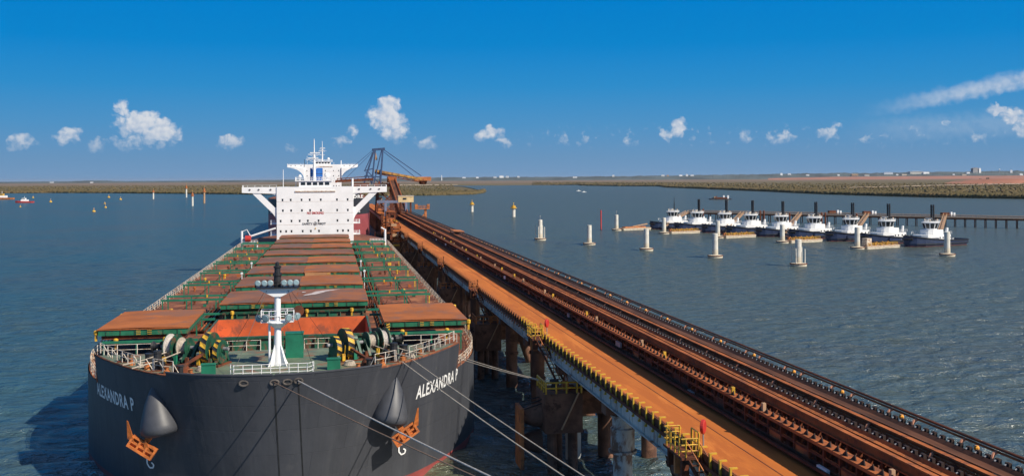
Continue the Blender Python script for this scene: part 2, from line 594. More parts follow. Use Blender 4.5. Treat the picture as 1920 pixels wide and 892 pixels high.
def text_on(txt, size, fn, mat_, name, parent, width=None, bold=.012, cuts=1.0):
    """letters laid on a surface: fn(s, t) -> point, s along the line, t up"""
    vs, fs = text_faces(txt, size, bold)
    x0 = min(v[0] for v in vs)
    x1 = max(v[0] for v in vs)
    k = (width / (x1 - x0)) if width else 1.0
    me = bpy.data.meshes.new(name)
    me.from_pydata([((v[0] - x0) * k, v[1], 0) for v in vs], [], fs)
    bm = bmesh.new()
    bm.from_mesh(me)
    bmesh.ops.triangulate(bm, faces=bm.faces)
    for _ in range(3):
        es = [e for e in bm.edges if e.calc_length() > cuts]
        if es:
            bmesh.ops.subdivide_edges(bm, edges=es, cuts=1)
            bmesh.ops.triangulate(bm, faces=bm.faces)
    for v in bm.verts:
        v.co = Vector(fn(v.co.x, v.co.y))
    bm.to_mesh(me)
    bm.free()
    me.materials.append(mat_)
    o = bpy.data.objects.new(name, me)
    COL.objects.link(o)
    o.parent = parent
    return o
# ================================================================== setting: water
def build_water():
    m = bpy.data.materials.new('harbour_water')
    m.use_nodes = True
    t = NT(m.node_tree)
    b = t.n['Principled BSDF']
    tc = t.node('ShaderNodeTexCoord')
    vec = tc.outputs['Object']
    big = t.noise(vec, .006, 4, .6, .6)
    mid = t.noise(vec, .03, 4, .6)
    sep = t.node('ShaderNodeSeparateXYZ')
    t.l.new(vec, sep.inputs[0])
    # clearer blue water off the ship's open side, siltier by the tug berth
    side = t.ss(t.m('ADD', sep.outputs[0], t.m('MULTIPLY', t.m('SUBTRACT', big, .5), 160)), -70, 90)
    c = t.mix(side, (0.040, 0.100, 0.128), (0.078, 0.102, 0.085))
    c = t.mix(t.m('MULTIPLY', t.ss(big, .45, .7), .45), c, (0.082, 0.088, 0.086))
    c = t.mix(t.m('MULTIPLY', t.ss(mid, .4, .75), .35), c, (0.080, 0.090, 0.082))
    # silty bloom in the dredged pocket ahead of the bow
    sx = t.m('MULTIPLY', t.m('SUBTRACT', sep.outputs[0], 13.0), 1 / 16.0)
    sy = t.m('MULTIPLY', t.m('SUBTRACT', sep.outputs[1], 92.0), 1 / 22.0)
    d2 = t.m('ADD', t.m('MULTIPLY', sx, sx), t.m('MULTIPLY', sy, sy))
    silt = t.ss(t.m('ADD', t.m('SUBTRACT', 1.0, d2), t.m('MULTIPLY', t.m('SUBTRACT', mid, .5), 1.2)), 0.0, .9)
    c = t.mix(t.m('MULTIPLY', silt, .75), c, (0.12, 0.125, 0.060))
    # murky water body under a wind-roughened surface: facets tilted to the viewer keep the mirror share below 40 %
    t.n.remove(b)
    df = t.node('ShaderNodeBsdfDiffuse')
    gl = t.node('ShaderNodeBsdfGlossy')
    gl.inputs['Roughness'].default_value = .16
    fr = t.node('ShaderNodeFresnel')
    fr.inputs['IOR'].default_value = 1.333
    ms = t.node('ShaderNodeMixShader')
    t.l.new(c, df.inputs['Color'])
    t.l.new(t.m('MINIMUM', t.m('MULTIPLY', fr.outputs[0], .8), .34), ms.inputs[0])
    t.l.new(df.outputs[0], ms.inputs[1])
    t.l.new(gl.outputs[0], ms.inputs[2])
    t.l.new(ms.outputs[0], t.n['Material Output'].inputs['Surface'])
    mp = t.node('ShaderNodeMapping')
    mp.inputs['Rotation'].default_value = (0, 0, math.radians(8))
    mp.inputs['Scale'].default_value = (.6, 1.0, 1)
    t.l.new(vec, mp.inputs[0])
    w2 = t.noise(mp.outputs[0], .42, 5, .62, .4)
    w3 = t.noise(mp.outputs[0], 1.9, 3, .6)
    h = t.m('ADD', t.m('MULTIPLY', w2, 1.7), t.m('MULTIPLY', w3, .3))
    bp = t.node('ShaderNodeBump')
    bp.inputs['Strength'].default_value = 1.0
    bp.inputs['Distance'].default_value = 1.0
    t.l.new(h, bp.inputs['Height'])
    for nd in (df, gl, fr):
        t.l.new(bp.outputs[0], nd.inputs['Normal'])
    # wind chop as real waves, finest near the jetty, on one sheet that runs to the horizon
    D = [14.0]
    while D[-1] < 700:
        D.append(D[-1] + max(.22, D[-1] ** 2 / 29800 * .62))
    while D[-1] < 60000:
        D.append(D[-1] * 1.12)
    az = np.concatenate([np.radians(np.arange(-88, -24, 2.0)), np.radians(np.arange(-24, 44, .05)), np.radians(np.arange(44, 90, 2.0))])
    Dg, Ag = np.meshgrid(np.array(D), az, indexing='ij')
    X, Y = Dg * np.sin(Ag), Dg * np.cos(Ag)
    rng = np.random.RandomState(5)
    Z = np.zeros_like(X)
    near = Dg < 900
    for i in range(34):
        lam = 2.2 * (15 / 2.2) ** (i / 33.0)
        th = math.radians(96) + rng.randn() * .55
        k = 2 * PI / lam
        amp = .0098 * lam * math.exp(-((math.log(lam / 4.8)) / .75) ** 2) * rng.uniform(.6, 1.4)
        dz = np.where(near, amp * np.sin(k * (X * math.cos(th) + Y * math.sin(th)) + rng.uniform(0, 6.28)), 0)
        Z += dz * np.clip((lam * 9000 / np.maximum(Dg, 1) ** 2 - .15) * 1.2, 0, 1) if lam < 6 else dz * np.clip((1100 - Dg) / 500, 0, 1) * np.clip(lam * 26000 / Dg ** 2, 0, 1)
    gust = .75 + .45 * np.sin(X * .021 + 1.3 * np.sin(Y * .013)) * np.sin(Y * .017 + .7)
    Z *= gust
    n1, n2 = X.shape
    V = np.stack([X, Y, Z], -1).reshape(-1, 3)
    idx = np.arange(n1 * n2).reshape(n1, n2)
    F = np.stack([idx[:-1, :-1], idx[:-1, 1:], idx[1:, 1:], idx[1:, :-1]], -1).reshape(-1, 4)[:, ::-1]
    me = bpy.data.meshes.new('water')
    me.vertices.add(len(V))
    me.vertices.foreach_set('co', V.astype(np.float32).ravel())
    me.loops.add(len(F) * 4)
    me.loops.foreach_set('vertex_index', F.astype(np.int32).ravel())
    me.polygons.add(len(F))
    me.polygons.foreach_set('loop_start', np.arange(0, len(F) * 4, 4, dtype=np.int32))
    me.polygons.foreach_set('use_smooth', np.ones(len(F), dtype=bool))
    me.update(calc_edges=True)
    me.materials.append(m)
    o = bpy.data.objects.new('water', me)
    COL.objects.link(o)
    tag(o, kind='structure')
    print('water faces', len(F))


build_water()


# ================================================================== setting: low mangrove land
def land_mat():
    m = bpy.data.materials.new('flat_land')
    m.use_nodes = True
    t = NT(m.node_tree)
    b = t.n['Principled BSDF']
    tc = t.node('ShaderNodeTexCoord')
    mp = t.node('ShaderNodeMapping')
    mp.inputs['Scale'].default_value = (1, .35, 1)
    t.l.new(tc.outputs['Object'], mp.inputs[0])
    n = t.noise(mp.outputs[0], .0016, 7, .65)
    n2 = t.noise(mp.outputs[0], .008, 5, .6)
    green = t.mix(n2, (0.10, 0.090, 0.048), (0.165, 0.125, 0.070))
    dry = t.mix(n2, (0.15, 0.115, 0.085), (0.22, 0.16, 0.115))
    sep = t.node('ShaderNodeSeparateXYZ')
    t.l.new(tc.outputs['Object'], sep.inputs[0])
    far = t.ss(t.m('ADD', sep.outputs[1], t.m('MULTIPLY', t.m('SUBTRACT', n, .5), 5000)), 4200, 7500)
    t.l.new(t.mix(far, green, dry), b.inputs['Base Color'])
    b.inputs['Roughness'].default_value = .95
    b.inputs['Specular IOR Level'].default_value = .1
    return m


M['land'] = land_mat()
M['earth'] = mat('red_earth', (0.36, 0.145, 0.085), .95, var=.22, vs=.004, over=((0.24, 0.13, 0.085), .4, .006))
M['sand'] = mat('pale_sand', (0.50, 0.38, 0.27), .95, var=.12, vs=.01)
LEFT_SHORE = [(-160, 364), (0, 362.5), (90, 361.8), (200, 362), (300, 363), (440, 364.2), (560, 366), (680, 367.5), (750, 367), (800, 366.5),
              (850, 365.5), (885, 364.5), (903, 362), (907, 359.5), (890, 355), (860, 351.5), (830, 350)]
FAR_SHORE = [(780, 349.2), (905, 347.8), (1000, 347), (1085, 346.8), (1092, 348), (1160, 349), (1238, 349.4), (1250, 351.5), (1300, 353.5), (1380, 356.5), (1440, 359.2),
             (1455, 360), (1540, 364), (1640, 367.2), (1740, 370), (1840, 371.5), (1920, 373), (2080, 376)]


def land(name, shore, rings, lim=None):
    pts = []
    for (x0, y0), (x1, y1) in zip(shore[:-1], shore[1:]):
        k = max(1, int(abs(x1 - x0) / 14))
        for i in range(k):
            t = i / k
            pts.append((x0 + (x1 - x0) * t, y0 + (y1 - y0) * t + random.uniform(-.25, .25)))
    pts.append(shore[-1])
    mb = MB()
    vs = []
    for r, z in rings:
        for px, py in pts:
            p = W(px, py)
            d = (p.xy).normalized()
            q = p.xy + d * (min(r, lim(px)) if lim else r)
            vs.append((q.x, q.y, z))
    n = len(pts)
    mb.add(vs, [(j * n + i, j * n + i + 1, (j + 1) * n + i + 1, (j + 1) * n + i) for j in range(len(rings) - 1) for i in range(n - 1)], M['land'])
    return tag(mb.build(name, M['land'], smooth=True), kind='structure')


land('left_shore', LEFT_SHORE[:13] + [(907, 360)], [(0, -.5), (12, .6), (60, 1.2), (400, 1.5), (1500, 1.6), (3000, 1.8), (6000, 2.4), (9300, 3)],
     lambda px: 9300 if px < 820 else (1800 if px < 862 else max(5, 1800 * (907 - px) / 45)))
land('far_shore', [(700, 348.8)] + FAR_SHORE, [(0, -.5), (12, .6), (60, 1.2), (600, 1.5), (2500, 2.0), (6000, 4.0), (14000, 6), (40000, 8)])
LH = [(-160, 352), (900, 349.0)]
# sand flat behind the point, earthworks and haul road on the right
def sheet(name, pix, z, m):
    mb = MB()
    v = [W(px, py, z) for px, py in pix]
    n = len(v) // 2
    mb.add(v, [(i, i + 1, 2 * n - 2 - i, 2 * n - 1 - i) for i in range(n - 1)], m)
    return tag(mb.build(name, m), kind='structure')


sheet('sand_flat', [(700, 348.4), (780, 347.4), (858, 346.7), (858, 345.9), (780, 346.0), (700, 346.6)], 2.2, M['sand'])
sheet('red_ground', [(1812, 343.6), (1870, 344.4), (2050, 345), (2050, 337), (1890, 337.0), (1800, 337.4)], 3.2, M['earth'])
mbr = MB()
vs = []
top = [(1440, 334.2), (1480, 333.4), (1520, 332.6), (1560, 331.6), (1660, 330.8), (1760, 330.0), (1860, 329.6), (1960, 329.0), (2080, 328.6)]
for px, py in top:
    for D, z in ((6500, 1.5), (8600, 3.0), (11100, ZPY(px, py, 11100))):
        p = PD(px, D if px < 1800 else D - 900 * (D < 9000), z)
        vs.append(p)
n = len(top)
mbr.add(vs, [(i * 3 + j, i * 3 + j + 1, i * 3 + j + 4, i * 3 + j + 3) for i in range(n - 1) for j in range(2)], M['earth'])
tag(mbr.build('red_rise', M['earth'], smooth=True), kind='structure')
sheet('haul_road', [(1580, 351.8), (1640, 350.8), (1740, 348.4), (1830, 346.4), (1920, 344.8), (2050, 343), (2050, 342.2), (1920, 343.6), (1830, 345.4), (1740, 347.4), (1640, 350.0), (1580, 351.4)], 4.0, M['sand'])
sheet('dry_plain', [(-200, 344.6), (100, 344), (400, 342.6), (700, 341.0), (1000, 339.2), (1300, 337.6), (1300, 336.0), (1000, 337.4), (700, 339.0), (400, 340.6), (100, 342.2), (-200, 343.2)], 2.6, mat('dry_plain_soil', (0.24, 0.175, 0.14), .95, var=.25, vs=.0012))
mbe = MB()
for (px, py, rx, h) in ((1845, 343.5, 150, 14), (1880, 344, 190, 17), (1825, 343.2, 60, 7)):
    c = W(px, py, 3)
    vs, fs = [], []
    N = 20
    for j, (rr, hh) in enumerate(((1, 0), (.72, .55), (.4, .9), (.12, 1.0))):
        for i in range(N):
            a = 2 * PI * i / N
            q = rr * (1 + .1 * math.sin(3 * a + px))
            vs.append((c.x + rx * q * math.cos(a), c.y + rx * .8 * q * math.sin(a), 2.6 + h * hh))
    for j in range(3):
        for i in range(N):
            fs.append((j * N + i, j * N + (i + 1) % N, (j + 1) * N + (i + 1) % N, (j + 1) * N + i))
    fs.append(tuple(3 * N + i for i in range(N)))
    mbe.add(vs, fs, M['earth'])
tag(mbe.build('earth_mound', M['earth'], smooth=True), kind='structure')


# distant wooded rise along the horizon
def ridge():
    m = mat('distant_scrub', (0.065, 0.085, 0.085), .95, var=.3, vs=.003)
    prof = [(-300, 341.2), (0, 341.3), (60, 340.4), (120, 340.2), (165, 338.2), (200, 338.4), (240, 340), (400, 338.4), (560, 336.8), (700, 335.2), (830, 332.4), (1000, 331.4), (1060, 331.2), (1250, 329.2),
            (1330, 327.8), (1420, 326.6), (1500, 325.4), (1580, 324.0), (1620, 324.4), (1700, 322.6), (1800, 321.6), (1850, 320.8), (1920, 320.2), (2100, 319.5)]
    global RX, RT
    D0 = 11500
    xs = np.arange(-300, 2100, 2.2)
    rng = np.random.RandomState(3)
    base = np.interp(xs, [p[0] for p in prof], [p[1] for p in prof])
    wob = np.convolve(rng.randn(len(xs)), np.ones(5) / 5, 'same') * 1.1 * np.interp(xs, [-300, 900, 1400, 2100], [.25, .5, 1, 1.1]) 
    vs, n = [], len(xs)
    top = base + wob * .8 + .2
    RX, RT = xs, top
    rows = [(0, 0.0), (250, .55), (600, 1.0), (1600, .9), (3000, 0)]
    for r, k in rows:
        for px, ty in zip(xs, top):
            p = PD(px, D0 + r)
            vs.append((p.x, p.y, -2 + (max(2.5, ZPY(px, ty, D0 + 600)) + 2) * k + (2 * rng.rand() if 0 < k < 1 else 0)))
    mb = MB()
    mb.add(vs, [(j * n + i, j * n + i + 1, (j + 1) * n + i + 1, (j + 1) * n + i) for j in range(4) for i in range(n - 1)], m)
    tag(mb.build('hills', m), kind='structure')


ridge()


def ico(sub=1):
    bm = bmesh.new()
    bmesh.ops.create_icosphere(bm, subdivisions=sub, radius=1)
    v = np.array([x.co for x in bm.verts])
    f = np.array([[x.index for x in p.verts] for p in bm.faces])
    bm.free()
    return v, f


def mangroves():
    m = bpy.data.materials.new('mangrove_leaves')
    m.use_nodes = True
    t = NT(m.node_tree)
    b = t.n['Principled BSDF']
    tc = t.node('ShaderNodeTexCoord')
    geo = t.node('ShaderNodeNewGeometry')
    n = t.noise(tc.outputs['Object'], .006, 5, .6)
    c = t.mix(t.ss(n, .35, .65), (0.098, 0.085, 0.038), (0.172, 0.116, 0.056))
    c = t.mix(t.m('MULTIPLY', geo.outputs['Random Per Island'], .6), c, (0.135, 0.102, 0.052))
    n3 = t.noise(tc.outputs['Object'], .9, 4, .7)
    c = t.mix(t.ss(n3, .35, .7), t.mix(.5, c, (0.035, 0.04, 0.018)), c)
    t.l.new(c, b.inputs['Base Color'])
    b.inputs['Roughness'].default_value = .85
    b.inputs['Specular IOR Level'].default_value = .15
    bv, bf = ico(1)
    V, F = [], []
    off = 0
    rng = np.random.RandomState(11)

    def clump(x, y, z, r, h):
        nonlocal off
        v = bv * (1 + rng.uniform(-.33, .33, (len(bv), 1)))
        v = v * np.array([r, r, h]) + np.array([x, y, z + h * .45])
        V.append(v)
        F.append(bf + off)
        off += len(bv)

    def strip(shore, depth, cnt, hmin, hmax):
        segs = list(zip(shore[:-1], shore[1:]))
        tot = sum(abs(b[0] - a[0]) + abs(b[1] - a[1]) * 2 for a, b in segs)
        for a, b_ in segs:
            k = int(cnt * (abs(b_[0] - a[0]) + abs(b_[1] - a[1]) * 2) / tot)
            for i in range(k):
                u = rng.rand()
                p = W(a[0] + (b_[0] - a[0]) * u, a[1] + (b_[1] - a[1]) * u)
                D = p.length
                dd = depth * (rng.rand() ** 2.6) if rng.rand() < .72 else rng.rand() * 18
                d = p.xy.normalized()
                q = p.xy + d * (dd + 3)
                s = D / 2200
                h = rng.uniform(hmin, hmax)
                clump(q.x, q.y, .4, rng.uniform(2.8, 6.0) * max(.8, s), h)
    strip(LEFT_SHORE[:11], 3200, 7600, 2.0, 3.4)
    strip(LEFT_SHORE[10:14], 300, 500, 2.0, 3.4)
    strip(FAR_SHORE[2:], 2600, 7800, 2.0, 4.0)
    strip([(440, 364.2), (750, 367), (903, 362)], 300, 1300, 2.0, 3.6)
    strip([(1300, 353.5), (1440, 359.2), (1740, 370), (1920, 373)], 160, 2600, 2.2, 4.2)
    V = np.concatenate(V)
    F = np.concatenate(F)
    me = bpy.data.meshes.new('mangroves')
    me.vertices.add(len(V))
    me.vertices.foreach_set('co', V.astype(np.float32).ravel())
    me.loops.add(len(F) * 3)
    me.loops.foreach_set('vertex_index', F.astype(np.int32).ravel())
    me.polygons.add(len(F))
    me.polygons.foreach_set('loop_start', np.arange(0, len(F) * 3, 3, dtype=np.int32))
    me.update(calc_edges=True)
    me.materials.append(m)
    o = bpy.data.objects.new('mangroves', me)
    COL.objects.link(o)
    tag(o, 'olive and brown mangrove scrub covering the low shores beyond the harbour', 'mangroves', kind='stuff')


mangroves()

# ================================================================== the bulk carrier
DECKC = [(0, 2.7), (4.6, 3.3), (9.4, 5.6), (13.8, 10.6), (18.5, 19.0), (21.3, 29), (22.4, 40), (22.5, 60), (22.5, 150), (22.5, 235), (22.2, 262), (18.5, 284), (14, 289)]
WLC = [(0, 5.6), (3.4, 6.1), (7.4, 8.0), (12.7, 11.6), (17.8, 19.6), (21.2, 28.6), (22.4, 41), (22.5, 62), (22.5, 150), (22.5, 235), (20, 262), (13, 284), (8, 289)]


def crom(P, t):
    n = len(P) - 1
    t = min(max(t, 0), n - 1e-6)
    i = int(t)
    u = t - i
    p1, p2 = P[i], P[i + 1]
    p0 = P[i - 1] if i > 0 else (-P[1][0], P[1][1])
    p3 = P[i + 2] if i + 2 <= n else p2
    return tuple(.5 * (2 * b + (c - a) * u + (2 * a - 5 * b + 4 * c - d) * u * u + (3 * b - a - 3 * c + d) * u ** 3) for a, b, c, d in zip(p0, p1, p2, p3))


def hull_pt(side, t, z, zd=12.3, z0=0.0):
    k = min(max((z - z0) / (zd - z0), 0), 1) ** 1.2
    a, b = crom(WLC, t), crom(DECKC, t)
    return Vector((side * (a[0] + (b[0] - a[0]) * k), a[1] + (b[1] - a[1]) * k, z))


def t_of_hb(hb, z, zd=12.3, lo=0.0, hi=6.0, z0=0.0):
    for _ in range(40):
        md = (lo + hi) / 2
        if hull_pt(1, md, z, zd, z0).x < hb:
            lo = md
        else:
            hi = md
    return lo


def t_of_y(y, z, zd=12.3, z0=0.0):
    lo, hi = 0.0, 12.0
    for _ in range(40):
        md = (lo + hi) / 2
        if hull_pt(1, md, z, zd, z0).y < y:
            lo = md
        else:
            hi = md
    return lo


def hull_mesh(zf, zm, ystep, levels, colour, z0=0.0, zd=None, cut=0.0):
    """both sides of the hull: forecastle top zf, main top zm aft of ystep"""
    zd = zd or zf
    ts = [i * .125 for i in range(0, 41)]
    tb = t_of_y(ystep, zd, zd, z0)
    tbow = t_of_hb(9.6, zd, zd, z0=z0)
    ts = sorted([t for t in ts if abs(t - tb) > .03] + [tb - .004, tb + .004, tbow - .004, tbow + .004] + [5.5, 6, 7, 8, 9, 9.5, 10, 10.5, 11, 11.5, 12])
    mb = MB()
    for side in (1, -1):
        vs = []
        for t in ts:
            top = (zf if t < tbow else zf - cut) if t < tb else zm
            for lv in levels:
                if lv == 'top':
                    z = top
                else:
                    z = min(lv, top)
                vs.append(hull_pt(side, t, z, zd, z0))
        n = len(levels)
        for i in range(len(ts) - 1):
            for j in range(n - 1):
                f = (i * n + j, i * n + j + 1, (i + 1) * n + j + 1, (i + 1) * n + j)
                if (vs[f[0]] - vs[f[1]]).length < 1e-4 and (vs[f[2]] - vs[f[3]]).length < 1e-4:
                    continue
                mb.add([vs[q] for q in f], [(0, 1, 2, 3)], colour(max(vs[q].z for q in f)))
        # transom
        a = hull_pt(1, 12, levels[0], zd, z0)
    a, b = hull_pt(1, 12, -1.5, zd, z0), hull_pt(1, 12, zm, zd, z0)
    mb.add([a, b, (-b.x, b.y, b.z), (-a.x, a.y, a.z)], [(0, 1, 2, 3)], colour(zm))
    return mb, tb


def deck_outline(y0, y1, inset, z, zd, z0=0.0):
    ta, tb = t_of_y(y0, z, zd, z0), t_of_y(y1, z, zd, z0)
    N = 36
    out = []
    for i in range(N + 1):
        p = hull_pt(1, ta + (tb - ta) * i / N, z, zd, z0)
        out.append((max(0, p.x - inset), p.y))
    return out


SHIP = thing('bulk_carrier', 'long black bulk carrier with rusty hatch covers moored alongside the ore jetty in the foreground', 'ship', (-5.1, 88.5, 0))
ZF, ZFD, ZM, YS = 12.3, 11.9, 9.2, 18.8
hb_, TB = hull_mesh(ZF, ZM + .12, YS, [-1.5, .45, 2.5, 4.5, 6.5, 8, 9.3, 10.4, 11.4, 'top'], lambda z: M['boot'] if z < .5 else M['hull'], cut=.36)
HULL = hb_.build('hull', M['hull'], SHIP, smooth=True)


def deck_half(outline, z, m, xin=0.0):
    mb = MB()
    for s in (1, -1):
        for (x0, y0), (x1, y1) in zip(outline[:-1], outline[1:]):
            mb.add([(s * xin, y0, z), (s * max(x0, xin), y0, z), (s * max(x1, xin), y1, z), (s * xin, y1, z)], [(0, 1, 2, 3)], m)
    return mb


fd = deck_half(deck_outline(3.3, YS, .25, ZFD, ZF), ZFD, M['deck_green'])
FDECK = fd.build('forecastle_deck', M['deck_green'], SHIP)
bk = MB()
xe = hull_pt(1, TB - .004, ZFD).x - .2
bk.box(-xe, xe, YS - .15, YS, ZM, ZFD - .01, M['deck_rust'])
bk.build('forecastle_bulkhead', M['deck_rust'], SHIP)
ck = MB()   # fittings edge of the bulwark: a coaming strip a little inside the plating
for s in (1, -1):
    tq = t_of_hb(9.6, ZF)
    pts = [hull_pt(s, .02 + (tq - .03) * i / 20, ZF) for i in range(21)]
    ck.tube([p + Vector((0, .05, .02)) for p in pts], .10, 6, M['hull'])
    pts = [hull_pt(s, tq + (TB - tq - .01) * i / 30, ZFD) for i in range(31)]
    ck.tube([p + Vector((-s * .12, .1, .07)) for p in pts], .12, 6, M['deck_rust'])
ck.build('bulwark_cap', M['hull'], HULL)

# main deck with the opened first hold cut out of it
HY0, HP, HLEN, HHW = 32.0, 22.6, 15.6, 9.7
dk = deck_half(deck_outline(YS, HY0, .15, ZM, ZF), ZM, M['deck_rust'])
o2 = deck_outline(HY0, HY0 + HLEN, .15, ZM, ZF)
for s in (1, -1):
    for (x0, y0), (x1, y1) in zip(o2[:-1], o2[1:]):
        dk.add([(s * HHW, y0, ZM), (s * x0, y0, ZM), (s * x1, y1, ZM), (s * HHW, y1, ZM)], [(0, 1, 2, 3)], M['deck_rust'])
o3 = deck_outline(HY0 + HLEN, 288.5, .15, ZM, ZF)
for s in (1, -1):
    for (x0, y0), (x1, y1) in zip(o3[:-1], o3[1:]):
        dk.add([(0, y0, ZM), (s * x0, y0, ZM), (s * x1, y1, ZM), (0, y1, ZM)], [(0, 1, 2, 3)], M['deck_rust'])
dk.build('main_deck', M['deck_rust'], SHIP)

CZ = 11.35


def cover(x0, x1, y0, y1, z0, z1, top, rungs, ore=False):
    mb = MB()
    side = M['cover_side']
    zs = z1 - .74
    mb.box(x0, x1, y0, y1, zs, z1 - .02, side)
    mb.box(x0 + .3, x1 - .3, y0 + .3, y1 - .3, z0, zs - .002, M['rust'])
    z0 = zs
    xm, ym = (x0 + x1) / 2, (y0 + y1) / 2
    # slightly crowned top plate with a lip
    e = .12
    nx, ny = 6, 3
    vs = []
    for j in range(ny + 1):
        for i in range(nx + 1):
            x, y = x0 - e + (x1 - x0 + 2 * e) * i / nx, y0 - e + (y1 - y0 + 2 * e) * j / ny
            vs.append((x, y, z1 + .10 * (1 - ((x - xm) / (x1 - xm)) ** 2) + random.uniform(-.012, .012)))
    mb.add(vs, [(j * (nx + 1) + i, j * (nx + 1) + i + 1, (j + 1) * (nx + 1) + i + 1, (j + 1) * (nx + 1) + i) for j in range(ny) for i in range(nx)], top)
    mb.box(x0 - e, x1 + e, y0 - e, y0 - .01, z1 - .10, z1 - .002, M['rust_lit'])
    mb.box(x0 - e, x0 - .01, y0 - .01, y1 + e, z1 - .14, z1 - .002, M['rust_lit'])
    mb.box(x1 + .01, x1 + e, y0 - .01, y1 + e, z1 - .14, z1 - .002, M['rust_lit'])
    for fx in np.arange(x0 + .8, x1 - .3, 1.55):
        mb.box(fx, fx + .1, y0 - .07, y0 - .015, z0 + .05, z1 - .16, M['green_dark'])
    for rx in rungs:
        for k in range(3):
            mb.tube([(rx - .22, y0 - .02, z0 + .1 + k * .2), (rx - .22, y0 - .16, z0 + .1 + k * .2), (rx + .22, y0 - .16, z0 + .1 + k * .2), (rx + .22, y0 - .02, z0 + .1 + k * .2)], .03, 4, M['yellow'])
    return mb


def roller(mb, x, y, z):
    mb.lathe((x, y, z), (0, 0, 1), [(.22, 0), (.26, .12), (.26, .42), (.14, .52)], 8, M['yellow'])
    mb.box(x - .12, x + .12, y - .12, y + .12, z - .7, z, M['yellow'])


